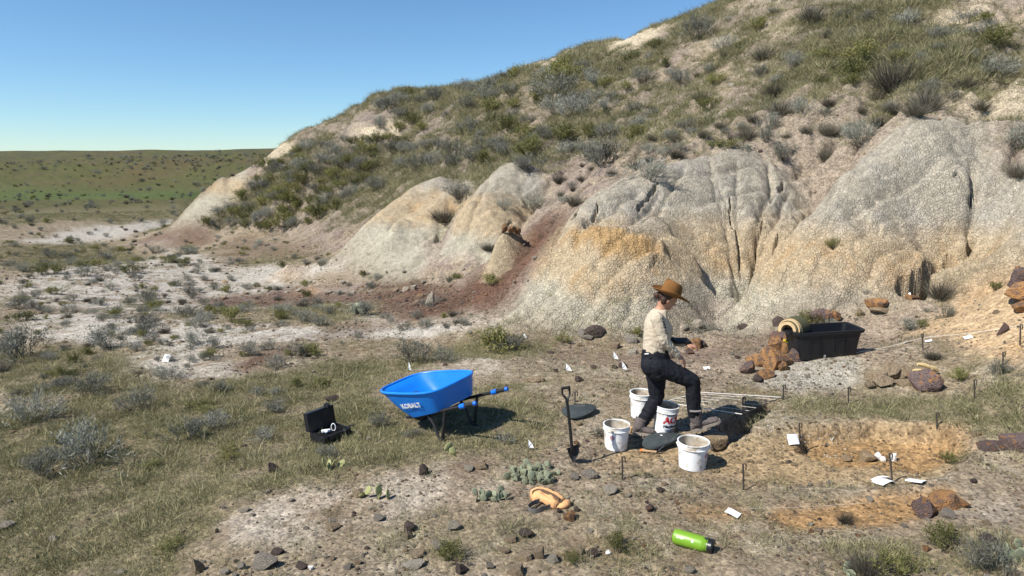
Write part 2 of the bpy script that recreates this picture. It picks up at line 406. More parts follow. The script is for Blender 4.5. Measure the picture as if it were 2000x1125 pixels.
# ---- relief
Z0 = base(GX, GY)
HILLSIDE = [(330,447),(420,452),(560,462),(640,510),(700,535),(860,545),(960,640),(1130,660),(1250,655),(1420,645),(1560,615),(1720,590),(1880,560),(2000,520),(2400,500),
            (2400,-190),(2000,-148),(1600,-55),(1430,8),(1300,60),(1200,86),(1110,108),(1000,143),(850,172),(720,189),(665,219),(600,249),(510,317),(450,347),(400,382)]
hill_poly = np.array([cast(a, b)[:2] for a, b in HILLSIDE[:15]] + [(40, 30), (40, 70), (10, 80), (-10, 75), (-18, 64)] + [at_Y(450,345,50.5)[:2], at_Y(400,380,49)[:2]])
HSD = poly_sd(GX, GY, hill_poly)
HM = sstep(-.8, 1.2, HSD)                      # 1 on the hill
BARE = np.zeros_like(GX)
for poly in ([(955,645),(1040,560),(1080,480),(1090,440),(1180,385),(1330,335),(1500,285),(1560,330),(1640,335),(1850,232),(1930,240),(1960,300),(2100,330),(2100,520),(1880,560),(1700,600),(1560,620),(1420,650),(1130,665)],
             [(845,505),(875,455),(920,400),(1020,335),(1065,350),(1000,410),(960,470)],
             [(630,520),(720,440),(800,390),(890,352),(945,370),(900,420),(850,440),(850,500),(800,545),(700,540)],
             [(325,450),(370,380),(450,343),(475,360),(400,420),(370,452)],
             [(955,530),(985,465),(1020,455),(1010,530)]):
    BARE = np.maximum(BARE, zone(GX, GY, poly, .25, .35, 21))
# fall line of the slope runs to the left and a little towards the camera
SA = GX * 0.40 - GY * 0.916; TA = GX * 0.916 + GY * 0.40
DZ = np.zeros_like(GX)
# big soft undulation on the upper hill, ragged small terraces
up = HM * (1 - BARE)
DZ += up * (.32 * fbm(GX * .35, GY * .35, 3, 31) + .16 * fbm(GX * 1.3, GY * 1.3, 3, 33) + .07 * fbm(GX * 4.5, GY * 4.5, 2, 35))
_ur = 1 - np.abs(perlin((SA + .5 * fbm(GX * .6, GY * .6, 3, 38)) * .75, TA * .18, 39)) * 2
DZ -= up * .32 * np.clip((_ur - .45) / .55, 0, 1) ** 1.5 * sstep(9, 4, Z0)
ter = fbm(GX * .25, GY * .25, 3, 37)
DZ += up * sstep(2.2, 3.2, Z0) * .30 * (np.abs(((Z0 * .9 + ter * 1.5) % 1) - .5) * 2 - .5)
# rills on bare slopes
w1 = .35 * fbm(GX * .5, GY * .5, 3, 41); N0 = fbm(GX * .7, GY * .7, 3, 42)
rill = 1 - np.abs(perlin((SA + w1) * 1.15, TA * .16, 43)) * 2
rill2 = 1 - np.abs(perlin((SA + .6 * w1) * 3.1, TA * .35, 45)) * 2
DZ -= BARE * (.13 * np.clip((rill - .5) / .5, 0, 1) ** 1.6 + .06 * np.clip((rill2 - .3) / .7, 0, 1) ** 1.6 * np.clip(.5 + N0, 0, 1))
DZ += BARE * (.05 * fbm(GX * 1.6, GY * 1.6, 3, 47) + .014 * fbm(GX * 4.2, GY * 4.2, 4, 48, .6))
_r3 = 1 - np.abs(perlin((SA + .25 * fbm(GX * 1.5, GY * 1.5, 2, 49)) * 6.5, TA * .8, 50)) * 2
DZ -= BARE * .045 * np.clip((_r3 - .35) / .65, 0, 1) ** 1.5 * np.clip(.4 + 1.5 * fbm(GX * .5, GY * .5, 2, 58), 0, 1)
# named gullies and cracks: (pixels, half width m, depth m)
GULLIES = [
 ([(1660,290),(1600,340),(1560,400),(1490,450),(1462,500),(1440,545),(1410,580)], .75, 1.15), ([(1470,490),(1440,545),(1395,590),(1370,640)], .5, .30),
 ([(1500,300),(1510,350),(1480,400),(1470,480)], .08, .22), ([(1545,330),(1520,380),(1485,430),(1478,485)], .10, .26), ([(1575,365),(1550,410),(1520,440),(1500,470)], .08, .14),
 ([(1440,320),(1440,390),(1450,440),(1468,500)], .10, .12), ([(1400,350),(1420,400),(1430,450),(1452,500)], .08, .10), ([(1385,330),(1400,380),(1425,430)], .06, .08),
 ([(1900,290),(1908,345),(1900,395),(1908,430)], .10, .42), ([(1905,400),(1895,450),(1902,490)], .08, .30),
 ([(1860,462),(1840,490),(1800,515),(1775,545),(1762,578)], .35, .30),
 ([(1890,250),(1935,300),(1928,420),(1905,500)], .5, .35),
 ([(1255,385),(1200,420),(1140,470),(1110,530)], .12, .22), ([(1290,380),(1240,430),(1165,475)], .10, .2), ([(1345,345),(1290,400),(1250,440)], .08, .14), ([(1130,420),(1095,470),(1070,520)], .12, .22),
 ([(1065,345),(1015,400),(980,450),(920,500),(850,550)], .8, 1.0),
 ([(960,380),(930,430),(900,470)], .10, .2),
 ([(905,365),(870,415),(850,455),(800,520)], .65, .75), ([(735,400),(690,440),(650,480)], .5, .35), ([(820,400),(780,430),(760,470)], .3, .25),
 ([(1100,400),(1075,440),(1055,480)], .2, .3),
 ([(1280,560),(1310,600),(1330,650)], .6, .12), ([(1240,560),(1230,600),(1210,640)], .08, .12), ([(1180,560),(1150,600),(1130,640)], .10, .10), ([(1100,560),(1060,600),(1030,635)], .10, .12),
 ([(1640,470),(1600,520),(1580,570)], .08, .08), ([(1700,440),(1660,490)], .07, .07),
 ([(1560,230),(1520,270),(1480,300)], .3, .3), ([(1420,260),(1370,300),(1330,330)], .25, .3), ([(1230,260),(1180,300),(1140,340)], .25, .3), ([(1700,180),(1650,240),(1610,300)], .3, .3), ([(1350,250),(1300,290)], .15, .2), ([(1060,290),(1020,320),(1000,350)], .2, .2),
]
SLOTS = [   # open cracks with steep walls
 ([(1858,462),(1842,488),(1815,505),(1795,525),(1775,550),(1764,580)], .23, 1.6), ([(1905,318),(1900,350),(1896,368)], .06, .6), ([(1908,405),(1898,440),(1900,455)], .045, .5), ([(1890,345),(1870,330),(1862,345)], .03, .25), ([(1905,478),(1925,482)], .05, .4),
 ([(1477,440),(1470,480),(1466,500)], .025, .2), ([(1458,525),(1445,550),(1432,562)], .035, .35), ([(1500,370),(1484,405),(1478,440)], .025, .22), ([(1560,385),(1548,425),(1535,445)], .045, .5), ([(1585,350),(1572,385)], .035, .35), ([(1525,400),(1512,430),(1500,450)], .035, .35), ([(1440,400),(1445,440),(1455,480)], .022, .2), ([(1425,375),(1432,415)], .03, .3),
 ([(1535,325),(1520,350),(1505,365)], .035, .35), ([(1290,372),(1255,400),(1245,412)], .03, .25), ([(1142,415),(1125,445),(1118,460)], .035, .3), ([(1170,420),(1158,450)], .03, .25), ([(1100,430),(1085,460),(1075,480)], .03, .3), ([(1000,400),(985,425)], .06, .4), ([(1222,620),(1215,640)], .025, .2), ([(860,425),(850,440)], .06, .3)]
for pts, w, dep in SLOTS:
    P = plan(pts); lo = P.min(0) - 1; hi = P.max(0) + 1
    m = (GX > lo[0]) & (GX < hi[0]) & (GY > lo[1]) & (GY < hi[1]); x, y = GX[m], GY[m]
    d, al, sd = line_dist(x + .05 * fbm(x * 4, y * 4, 3, 55), y + .05 * fbm(x * 4 + 7, y * 4, 3, 56), P)
    tw = w * (.75 + .8 * fbm(x * 3, y * 3, 2, 57)).clip(.3, 2) * (sstep(-.02, .2, al) * sstep(1.02, .8, al)).clip(.05, 1)
    DZ[m] -= dep * sstep(tw * 1.15, tw * .7, d) * sstep(0, .1, al) * sstep(1, .9, al)
for pts, w, dep in GULLIES:
    P = plan(pts); lo = P.min(0) - 3; hi = P.max(0) + 3
    m = (GX > lo[0]) & (GX < hi[0]) & (GY > lo[1]) & (GY < hi[1])
    x, y = GX[m], GY[m]; wv = .25 * w + .05
    x2 = x + wv * fbm(x * 1.8, y * 1.8, 3, 51); y2 = y + wv * fbm(x * 1.8 + 9, y * 1.8, 3, 52)
    d, al, sd = line_dist(x2, y2, P)
    tw = w * (1 + .5 * fbm(x * 1.2, y * 1.2, 2, 53))
    DZ[m] -= dep * np.exp(-np.sqrt((d / tw) ** 2 + .02) * 1.25) * sstep(0, .12, al) * sstep(1.0, .9, al)
# crests: round the lobes up
for pts, w, hgt in [([(1880,235),(1700,335),(1585,430),(1505,530),(1445,630)], .8, .34), ([(1500,285),(1330,345),(1200,390),(1110,470),(1030,590)], .9, .25),
                    ([(1020,338),(945,400),(885,475)], 1.1, .48), ([(890,358),(805,395),(735,450),(690,505)], 1.2, .42), ([(790,440),(770,470),(755,500)], .5, .4), ([(450,348),(390,390),(350,436)], 1.6, .25), ([(1003,490),(990,510),(966,538)], .40, .62)]:
    P = plan(pts); lo = P.min(0) - 4; hi = P.max(0) + 4
    m = (GX > lo[0]) & (GX < hi[0]) & (GY > lo[1]) & (GY < hi[1])
    d, al, sd = line_dist(GX[m], GY[m], P)
    DZ[m] += 1.5 * hgt * np.exp(-(d / w) ** 2) * sstep(0, .15, al) * sstep(1.0, .75, al)
# plain: hummocks
pl = (1 - HM)
near = sstep(80, 30, np.hypot(GX, GY))
DZ += pl * near * (.05 * fbm(GX * .6, GY * .6, 3, 61) + .022 * fbm(GX * 2.3, GY * 2.3, 3, 63) + .010 * fbm(GX * 9, GY * 9, 2, 65))
# low eroded bank across the far plain
bank = [(120,398),(220,392),(300,384),(330,388),(420,392)]
P = plan(bank)
d, al, sd = line_dist(GX, GY, P)
DZ += .30 * np.where(GY > 60, 1, 0) * np.exp(-(d / 5) ** 2) * sstep(0, .2, al) * sstep(1, .8, al) * (1 + fbm(GX * .3, GY * .3, 3, 69))
# dig: cut edges and pits (outline in pixels, depth, edge softness)
PITS = [([(1392,818),(1420,806),(1450,797),(1500,782),(1518,783),(1492,808),(1466,828),(1468,842),(1448,846),(1425,858),(1398,868),(1395,858),(1416,846)], .30, .05),
        ([(1120,905),(1180,868),(1240,848),(1400,862),(1440,858),(1560,830),(1700,820),(1880,835),(1900,870),(1850,925),(1700,950),(1400,930),(1180,925)], .06, .06),
        ([(1575,835),(1700,822),(1860,832),(1875,868),(1800,905),(1640,900),(1560,870)], .13, .05),
        ([(1470,1000),(1640,965),(1850,955),(1880,985),(1760,1020),(1560,1028)], .035, .10)]
for poly, dep, soft in PITS:
    P = plan(poly); lo = P.min(0) - 1; hi = P.max(0) + 1
    m = (GX > lo[0]) & (GX < hi[0]) & (GY > lo[1]) & (GY < hi[1]); x, y = GX[m], GY[m]
    sdv = poly_sd(x, y, P) + .035 * fbm(x * 5, y * 5, 3, 71)
    DZ[m] -= dep * sstep(-soft, soft, sdv)
# the dark slot in the right lobe, the orange ledge, right bank with the rock pillar
P = plan([(1095,497),(1130,482),(1180,478),(1230,478),(1290,500),(1300,525)]); m = (np.hypot(GX - P[2][0], GY - P[2][1]) < 5)
d, al, sd = line_dist(GX[m], GY[m], P); DZ[m] += .26 * np.exp(-(d / .28) ** 2) * sstep(0, .15, al) * sstep(1, .8, al) * (1 + .5 * fbm(GX[m] * 6, GY[m] * 6, 2, 73))
# spoil heaps
def heap(px, py, w, h):
    c = cast(px, py); dd = np.hypot((GX - c[0]) / w, (GY - c[1]) / (w * .8))
    global DZ
    DZ = DZ + h * np.clip(1 - dd, 0, 1) * (1 + .35 * fbm(GX * 3, GY * 3, 3, 75))
heap(563, 540, .95, .42); heap(605, 569, .6, .22)
GZ = Z0 + DZ
_rlog = np.log(RR)
_ridx = np.arange(len(RR))
def ground(x, y):
    """ final height of the ground """
    x = np.asarray(x, float); y = np.asarray(y, float)
    a, r = _lp(x, y)
    i = np.clip(np.interp(a, TH, _tidx), 0, len(TH) - 1.001)
    j = np.clip(np.interp(r, _rlog, _ridx), 0, len(RR) - 1.001)
    i0 = i.astype(int); j0 = j.astype(int); fi = i - i0; fj = j - j0
    return (GZ[j0, i0] * (1 - fi) + GZ[j0, i0 + 1] * fi) * (1 - fj) + (GZ[j0 + 1, i0] * (1 - fi) + GZ[j0 + 1, i0 + 1] * fi) * fj
def sample(F, x, y):
    a, r = _lp(np.asarray(x, float), np.asarray(y, float))
    i = np.clip(np.rint(np.interp(a, TH, _tidx)), 0, len(TH) - 1).astype(int)
    j = np.clip(np.rint(np.interp(r, _rlog, _ridx)), 0, len(RR) - 1).astype(int)
    return F[j, i]
def spot(px, py):
    """ the point of the finished ground seen at a pixel of the photograph """
    return cast(px, py, ground)
def gnormal(x, y, e=.12):
    dx = (ground(x + e, y) - ground(x - e, y)) / (2 * e); dy = (ground(x, y + e) - ground(x, y - e)) / (2 * e)
    n = Vector((-float(dx), -float(dy), 1)); n.normalize(); return n

# ---- what the surface is made of
def N(f, s, o=4): return fbm(GX * f, GY * f, o, s)
def Z(poly, fe=.35, wa=.6, se=3): return zone(GX, GY, poly, fe, wa, se)
def mixc(C, w, col): 
    w = np.clip(w, 0, 1)[..., None]; return C * (1 - w) + np.array(col) * w
RAD = np.hypot(GX, GY)
n1, n2, n3, n4 = N(.45, 101), N(1.7, 103), N(5.5, 105, 3), N(.13, 107)
# soil of the plain
C = np.zeros(GX.shape + (3,)) + np.array((.235, .185, .13))
C = mixc(C, sstep(-.1, .5, n2 + .3 * n3), (.30, .25, .19))
C = mixc(C, .7 * sstep(.15, .5, n1 - .4 * n3), (.20, .14, .095))
GRASS = np.clip(.32 + .9 * n1 + .5 * n2, 0, 1) * .45
WHITE = np.zeros_like(GX)
def add(M, w): return np.maximum(M, w)
# pale salt crust
for poly, k, b in [([(60,472),(200,440),(335,432),(310,446),(240,463),(100,474)], 1.0, .0),
                   ([(250,478),(300,468),(330,470),(300,480)], .8, 0),
                   ([(430,535),(520,522),(640,512),(665,524),(560,542),(460,550)], 1.0, 0),
                   ([(0,560),(120,520),(330,480),(430,520),(700,560),(720,590),(400,610),(150,600),(0,600)], .95, .55),
                   ([(0,620),(150,605),(400,635),(700,636),(980,622),(860,650),(700,662),(500,668),(350,690),(180,668),(0,662)], .9, .45),
                   ([(250,690),(420,690),(500,720),(430,760),(300,740)], .7, .6),
                   ([(560,985),(760,925),(890,928),(860,970),(780,1010),(620,1035)], .55, .35),
                   ([(430,1020),(520,985),(600,1000),(560,1050),(440,1060)], .8, .4),
                   ([(880,690),(1000,700),(960,740),(860,720)], .6, .4),
                   ([(640,600),(900,560),(1000,600),(940,640),(700,640)], .35, .5),
                   ([(1850,990),(2000,980),(2000,1040),(1880,1020)], .6, .4)]:
    WHITE = add(WHITE, k * Z(poly, .3, .5, 5) * sstep(-.05 - (1 - b) * .9, .45 - (1 - b) * .7, n2 + .5 * n3 + .4 * N(.9, 109)))
# grassy areas
for poly, k in [([(-100,820),(250,760),(560,720),(760,790),(900,880),(720,920),(520,970),(420,1040),(330,1125),(-100,1125)], .95),
                ([(-100,690),(150,690),(350,740),(0,800)], .75), ([(460,740),(640,700),(900,670),(1080,660),(1060,690),(860,710),(720,780),(560,780)], .9),
                ([(0,480),(200,470),(330,500),(250,520),(0,530)], .9), ([(0,410),(330,400),(380,420),(200,432),(0,440)], .85),
                ([(760,800),(980,760),(1100,830),(1060,890),(860,890)], .85), ([(1540,790),(1700,750),(2000,760),(2000,840),(1800,830),(1600,820)], .9),
                ([(480,590),(760,580),(800,610),(640,640),(480,630)], .6), ([(380,515),(540,490),(600,500),(440,530)], .7),
                ([(1650,1060),(2000,1050),(2000,1125),(1640,1125)], .7), ([(700,1040),(1050,1000),(1200,1040),(1000,1090),(760,1090)], .5)]:
    GRASS = add(GRASS, k * Z(poly, .6, 1.0, 6) * np.clip(.75 + .8 * n2 + .5 * n3, .25, 1))
RED = np.zeros_like(GX)
for poly, k in [([(235,482),(310,455),(420,455),(430,470),(330,480)], .75), ([(430,470),(640,468),(640,490),(500,500),(440,520)], .45), ([(370,580),(560,560),(760,560),(900,550),(990,500),(1055,425),(1100,430),(1060,520),(960,590),(800,622),(740,612),(700,590),(400,600)], .95),
                ([(620,560),(760,535),(880,545),(760,575)], .8), ([(455,718),(500,690),(570,684),(545,702),(480,722)], .9), ([(560,660),(700,625),(760,640),(640,665)], .5),
                ([(1000,640),(1100,660),(1300,690),(1500,650),(1480,690),(1250,720),(1080,700)], .35), ([(880,910),(940,900),(950,930),(890,930)], .5)]:
    RED = add(RED, k * Z(poly, .3, .5, 7) * np.clip(.85 + .5 * n3 + .4 * n2, .2, 1))
ORANGE = np.zeros_like(GX)
for poly, k in [([(1470,1000),(1640,962),(1850,952),(1885,985),(1760,1025),(1560,1032)], .9), ([(1575,835),(1700,820),(1870,830),(1880,868),(1800,905),(1640,900),(1560,870)], .8),
                ([(1330,985),(1450,985),(1500,1020),(1340,1010)], .5), ([(1150,905),(1250,870),(1560,850),(1750,920),(1450,950)], .2), ([(535,545),(563,524),(605,536),(560,546)], .35), ([(580,572),(605,558),(630,568),(605,576)], .6)]:
    ORANGE = add(ORANGE, k * Z(poly, .25, .3, 8))
DUG = Z([(1180,885),(1240,852),(1400,862),(1560,825),(1700,820),(1900,840),(1860,920),(1700,935),(1500,925),(1400,905),(1300,895)], .2, .3, 9)
LIGHT = Z([(1470,745),(1560,690),(1700,700),(1690,752),(1560,772)], .25, .3, 10)
SAND = Z([(1780,650),(1880,570),(2000,500),(2300,480),(2300,720),(2000,720),(1880,690)], .3, .4, 11)
PINK = Z([(1180,690),(1300,655),(1480,650),(1700,590),(1850,600),(1800,680),(1560,720),(1300,760)], .4, .6, 12)
GRASS *= (1 - .9 * np.maximum.reduce([ORANGE, DUG, LIGHT, SAND, RED * .9, WHITE * .85, PINK * .6]))
C = mixc(C, .6 * PINK, (.26, .20, .15))
C = mixc(C, GRASS * .75, (.135, .12, .055))
C = mixc(C, GRASS * .5 * sstep(0, .5, N(.8, 111)), (.115, .125, .045))
C = mixc(C, WHITE, (.36, .31, .25)); C = mixc(C, WHITE * sstep(9.5, 14, RAD), (.375, .342, .292))
C = mixc(C, RED, (.088, .046, .031)); C = mixc(C, RED * sstep(.1, .5, n2) * .6, (.12, .064, .040)); C = mixc(C, RED * sstep(.2, .5, n3) * .5, (.085, .06, .06))
C = mixc(C, DUG * .85, (.285, .215, .125)); C = mixc(C, ORANGE * .9, (.30, .175, .072)); C = mixc(C, ORANGE * sstep(0, .5, n3) * .3, (.22, .12, .05))
C = mixc(C, LIGHT * .9, (.36, .33, .27)); C = mixc(C, SAND * .9, (.42, .30, .175)); C = mixc(C, SAND * sstep(.1, .5, n1 + n3 * .4) * .5, (.36, .21, .09))
# far plain and prairie ridge
FARW = sstep(62, 85, GY - .2 * GX) * (1 - HM)
fc = np.zeros_like(C) + np.array((.082, .084, .029))
fc = mixc(fc, sstep(-.2, .4, N(.05, 121)), (.098, .078, .034)); fc = mixc(fc, .6 * sstep(.0, .4, N(.6, 124)), (.075, .075, .035)); fc = mixc(fc, .5 * sstep(.1, .4, N(.35, 125)), (.12, .10, .05)); fc = mixc(fc, .7 * sstep(0, .5, N(.22, 123)), (.095, .095, .04))
fc = mixc(fc, .55 * sstep(.05, .35, N(1.1, 127)), (.055, .055, .028)); fc = mixc(fc, .5 * sstep(.1, .4, N(.12, 128) + .3 * N(.7, 129)), (.11, .085, .045)); fc = mixc(fc, .7 * sstep(140, 158, GY) * sstep(-.1, .3, N(.3, 130)), (.068, .066, .045))
fc = mixc(fc, .8 * sstep(120, 95, GY) * sstep(80, 92, GY), (.072, .100, .030))
C = C * (1 - FARW[..., None]) + fc * FARW[..., None]
# hill
hz = GZ + .22 * n1 + .10 * n2
U = np.zeros_like(C) + np.array((.218, .176, .138))
U = mixc(U, sstep(-.1, .45, n1), (.27, .215, .155)); U = mixc(U, .8 * sstep(.0, .4, n2 + .4 * n3), (.175, .135, .115)); U = mixc(U, .7 * sstep(.3, .6, N(.3, 131) + .3 * n2), (.38, .32, .24))
UG = np.clip(.45 + 1.2 * N(.22, 133) + .6 * n2, 0, 1) * sstep(2.4, 4.2, hz)
for poly, k in [([(380,430),(480,380),(560,290),(720,280),(900,200),(1100,200),(1160,300),(1050,365),(880,385),(730,425),(640,445),(560,450),(420,450)], 1.0), ([(680,235),(720,190),(1000,145),(1200,95),(1400,120),(1400,230),(1000,240)], .85),
                ([(1400,110),(1600,40),(1900,0),(2000,90),(1750,160),(1500,190)], .75)]:
    UG = add(UG, k * Z(poly, .8, 1.5, 13) * np.clip(.62 + .9 * n2 + .7 * N(.6, 134), .12, 1))
BANKS = Z([(1250,330),(1400,240),(1560,210),(1700,170),(1800,210),(1880,160),(2000,120),(2100,230),(1950,240),(1850,235),(1640,340),(1500,290),(1330,345)], .5, .8, 14)
SLIP = Z([(655,262),(690,236),(800,228),(900,222),(880,250),(790,275),(700,290),(660,285)], .5, .8, 19); UG *= 1 - .85 * SLIP; U = mixc(U, SLIP * .8, (.205, .165, .138))
UG *= 1 - .5 * BANKS
U = mixc(U, BANKS * .6, (.255, .207, .152))
U = mixc(U, UG * .5, (.165, .145, .09))
for poly, k in [([(702,250),(735,247),(735,262),(703,263)], .9), ([(748,247),(775,245),(776,256),(750,258)], .9), ([(1190,95),(1260,62),(1300,62),(1220,105)], .8), ([(1370,85),(1520,55),(1540,72),(1370,92)], .8),
                ([(1040,130),(1080,112),(1100,116),(1060,140)], .7), ([(1420,155),(1470,130),(1480,150)], .6), ([(1820,40),(1900,15),(1910,50)], .7), ([(1880,200),(1990,150),(2000,210),(1900,230)], .7), ([(500,320),(560,285),(575,290),(520,325)], .8), ([(1440,10),(1500,-10),(1520,10)], .6)]:
    k2 = k * Z(poly, .3, .5, 15); U = mixc(U, k2, (.44, .37, .26)); UG *= 1 - k2
grey = (.36, .318, .25); tan = (.42, .33, .215); pale = (.41, .372, .285)
B = np.zeros_like(C) + np.array(grey)
B = mixc(B, .5 * sstep(-.1, .5, n2 + .4 * n1), (.33, .305, .26)); B = mixc(B, .5 * sstep(.1, .5, N(.8, 135)), (.255, .235, .21))
hz = hz + .12 * n3
tb = sstep(2.0, 1.3, hz)
B = mixc(B, tb, tan); B = mixc(B, tb * .6 * sstep(.0, .5, N(1.1, 137) + .4 * n3), (.38, .245, .12)); B = mixc(B, tb * .5 * sstep(.1, .5, N(2.3, 138)), (.43, .35, .24))
B = mixc(B, sstep(.85, .35, hz), pale)
B = mixc(B, .75 * Z([(1100,497),(1120,484),(1230,480),(1285,498),(1280,506),(1180,504)], .10, .15, 16), (.38, .225, .085))
B = mixc(B, .85 * Z([(1280,570),(1340,540),(1420,560),(1400,610),(1360,650),(1300,650)], .3, .4, 17), (.25, .20, .155))
hillcol = U * (1 - BARE[..., None]) + B * BARE[..., None]
APRON = sstep(1.1, -.3, HSD) * HM * (1 - BARE)
C = C * (1 - HM[..., None]) + hillcol * HM[..., None]
SCREE = Z([(900,560),(990,500),(1055,425),(1100,432),(1065,500),(960,590),(800,620)], .7, .9, 18)
C = mixc(C, SCREE * .9, (.092, .047, .030)); C = mixc(C, SCREE * sstep(0, .5, n2) * .6, (.125, .066, .042)); C = mixc(C, .95 * Z([(952,540),(975,490),(986,462),(1020,458),(1018,500),(990,530)], .2, .2, 20), (.40, .325, .215))
GRASSF = np.clip(np.where(FARW > .5, .8, GRASS * (1 - HM) + UG * HM * (1 - BARE)) * (1 - SCREE), 0, 1)
C *= (1 + .16 * np.clip(n3, -1, 1) + .10 * np.clip(n2, -1, 1))[..., None]
C = np.clip(C, .015, .75)
CRACK = np.clip(BARE + .7 * LIGHT, 0, 1)
# ---------------------------------------------------------------- the terrain as three sheets that meet edge to edge
SOIL = ground_mat()
_V = np.stack([GX, GY, GZ], -1).reshape(-1, 3); _C4 = np.concatenate([C, np.ones(C.shape[:2] + (1,))], -1).reshape(-1, 4); _CK = CRACK.ravel()
nr, na = GX.shape
_idx = np.arange(nr * na).reshape(nr, na)
_F = np.stack([_idx[:-1, :-1], _idx[:-1, 1:], _idx[1:, 1:], _idx[1:, :-1]], -1).reshape(-1, 4)[:, ::-1]
hs = (HSD[:-1, :-1] > 0).ravel(); fs = ((GY[:-1, :-1] > 92) & (HSD[:-1, :-1] <= 0)).ravel()
for nm, sel in (('ground', ~hs & ~fs), ('hillside', hs), ('distant_hill', fs)):
    F = _F[sel]; u, inv = np.unique(F, return_inverse=True)
    me = mesh_np(nm, _V[u], inv.reshape(F.shape), SOIL, True, {'Col': ('FLOAT_COLOR', _C4[u]), 'crack': ('FLOAT', _CK[u])})
    o = mk(nm, me); o['kind'] = 'structure'
# ground under and behind the camera
_q = 90
xs = np.linspace(-60, 60, _q); ys = np.linspace(-40, 3, 40)
# ---------------------------------------------------------------- plants
def blades(base, dirs, length, width, bend=.25, leaf=None, seg=2, R=rng):
    """ many narrow tapering blades: returns verts, quads, leaf value """
    n = len(base); L = np.broadcast_to(length, (n,))[:, None]; Wd = np.broadcast_to(width, (n,))[:, None]
    dirs = dirs / np.linalg.norm(dirs, axis=1, keepdims=True)
    side = np.cross(dirs, R.normal(size=(n, 3))); side /= np.linalg.norm(side, axis=1, keepdims=True) + 1e-9
    nrm = np.cross(side, dirs)
    bd = nrm * (R.uniform(-1, 1, (n, 1)) * bend * L) + np.array([0, 0, -1]) * (bend * .6 * L * R.uniform(0, 1, (n, 1)))
    rows = []
    for i in range(seg + 1):
        t = i / seg; c = base + dirs * L * t + bd * t * t; w = Wd * (1.0 if i == 0 else (.9 if i < seg else .15))
        rows += [c - side * w * .5, c + side * w * .5]
    V = np.stack(rows, 1).reshape(-1, 3); k = 2 * (seg + 1)
    o = np.arange(n)[:, None] * k
    F = np.concatenate([o + np.array([[2*i, 2*i+1, 2*i+3, 2*i+2]]) for i in range(seg)], 0)
    lf = np.repeat(leaf if leaf is not None else R.uniform(0, 1, n), k)
    return V, F, lf
def join(parts):
    V, F, A, o = [], [], [], 0
    for v, f, a in parts:
        V.append(v); F.append(f + o); A.append(a); o += len(v)
    return np.concatenate(V), np.concatenate(F), np.concatenate(A)
SAGE = foliage_mat('sage_leaf', [(.085, .082, .062), (.205, .205, .165), (.34, .34, .285)], .22, .15)
SCRUB = foliage_mat('scrub_leaf', [(.070, .074, .028), (.175, .175, .060), (.28, .255, .095)], .25, .25)
DARKB = foliage_mat('dry_stalks', [(.040, .034, .026), (.105, .092, .068), (.200, .185, .140)], .2, .12)
GRS = foliage_mat('grass_blade', [(.10, .11, .045), (.25, .235, .12), (.42, .37, .22)], .22, .25, .22)
STEM = pmat('twig_bark', (.11, .085, .065), .9, .3, 30)
def bush_mesh(name, seed, kind):
    R = np.random.default_rng(seed); parts = []
    if kind in ('sage', 'scrub'):
        nst = 46 if kind == 'sage' else 40
        cl = R.uniform(-.55, .55, (5, 2))                         # a few sub-clumps make the outline uneven
        for i in range(nst):
            c = cl[R.integers(5)] * .8; b = np.array([c[0] * .35 + R.normal() * .05, c[1] * .35 + R.normal() * .05, 0])
            tip = np.array([c[0] + R.normal() * .22, c[1] + R.normal() * .22, 0]); rr = np.hypot(tip[0], tip[1])
            tip[2] = max(.18, (.72 - .42 * rr ** 1.6) * R.uniform(.72, 1.12))
            m = 30 if kind == 'sage' else 34; t = R.uniform(.35, 1.0, m) ** .8
            P = b + (tip - b) * t[:, None] + R.normal(size=(m, 3)) * .045
            D = (tip - b)[None] * .55 + R.normal(size=(m, 3)) * (.30 if kind == 'sage' else .5); D[:, 2] += .22
            ln = R.uniform(.06, .13, m) if kind == 'sage' else R.uniform(.045, .09, m)
            wd = R.uniform(.010, .018, m) if kind == 'sage' else R.uniform(.022, .036, m)
            lv = np.clip(R.uniform(.1, .9) * .5 + .5 * R.uniform(0, 1, m), 0, 1)
            parts.append(blades(P, D, ln, wd, .2, lv, 1, R))
            parts.append(blades(b[None], (tip - b)[None], np.linalg.norm(tip - b), .012, .1, np.array([.05]), 2, R))
    elif kind == 'spiky':
        m = 520; a = R.uniform(0, 2 * np.pi, m); q = R.uniform(0, 1, m) ** .6
        b = np.stack([np.cos(a) * q * .22, np.sin(a) * q * .22, np.zeros(m)], 1)
        D = np.stack([np.cos(a) * q * .75, np.sin(a) * q * .75, np.ones(m) * R.uniform(.6, 1.2, m)], 1) + R.normal(size=(m, 3)) * .18
        parts.append(blades(b, D, R.uniform(.35, .85, m), R.uniform(.006, .013, m), .35, R.uniform(0, 1, m), 2, R))
    V, F, A = join(parts); V[:, 2] = np.maximum(V[:, 2], -.04)
    return mesh_np(name, V, F, {'sage': SAGE, 'scrub': SCRUB, 'spiky': DARKB}[kind], True, {'leaf': ('FLOAT', A)})
BUSH = {k: [bush_mesh(f'{k}_foliage', 40 + 7 * i + len(k), k) for i in range(4)] for k in ('sage', 'scrub', 'spiky')}
NAMES = {'sage': 'sagebrush', 'scrub': 'green_shrub', 'spiky': 'dry_bush'}
placed = []
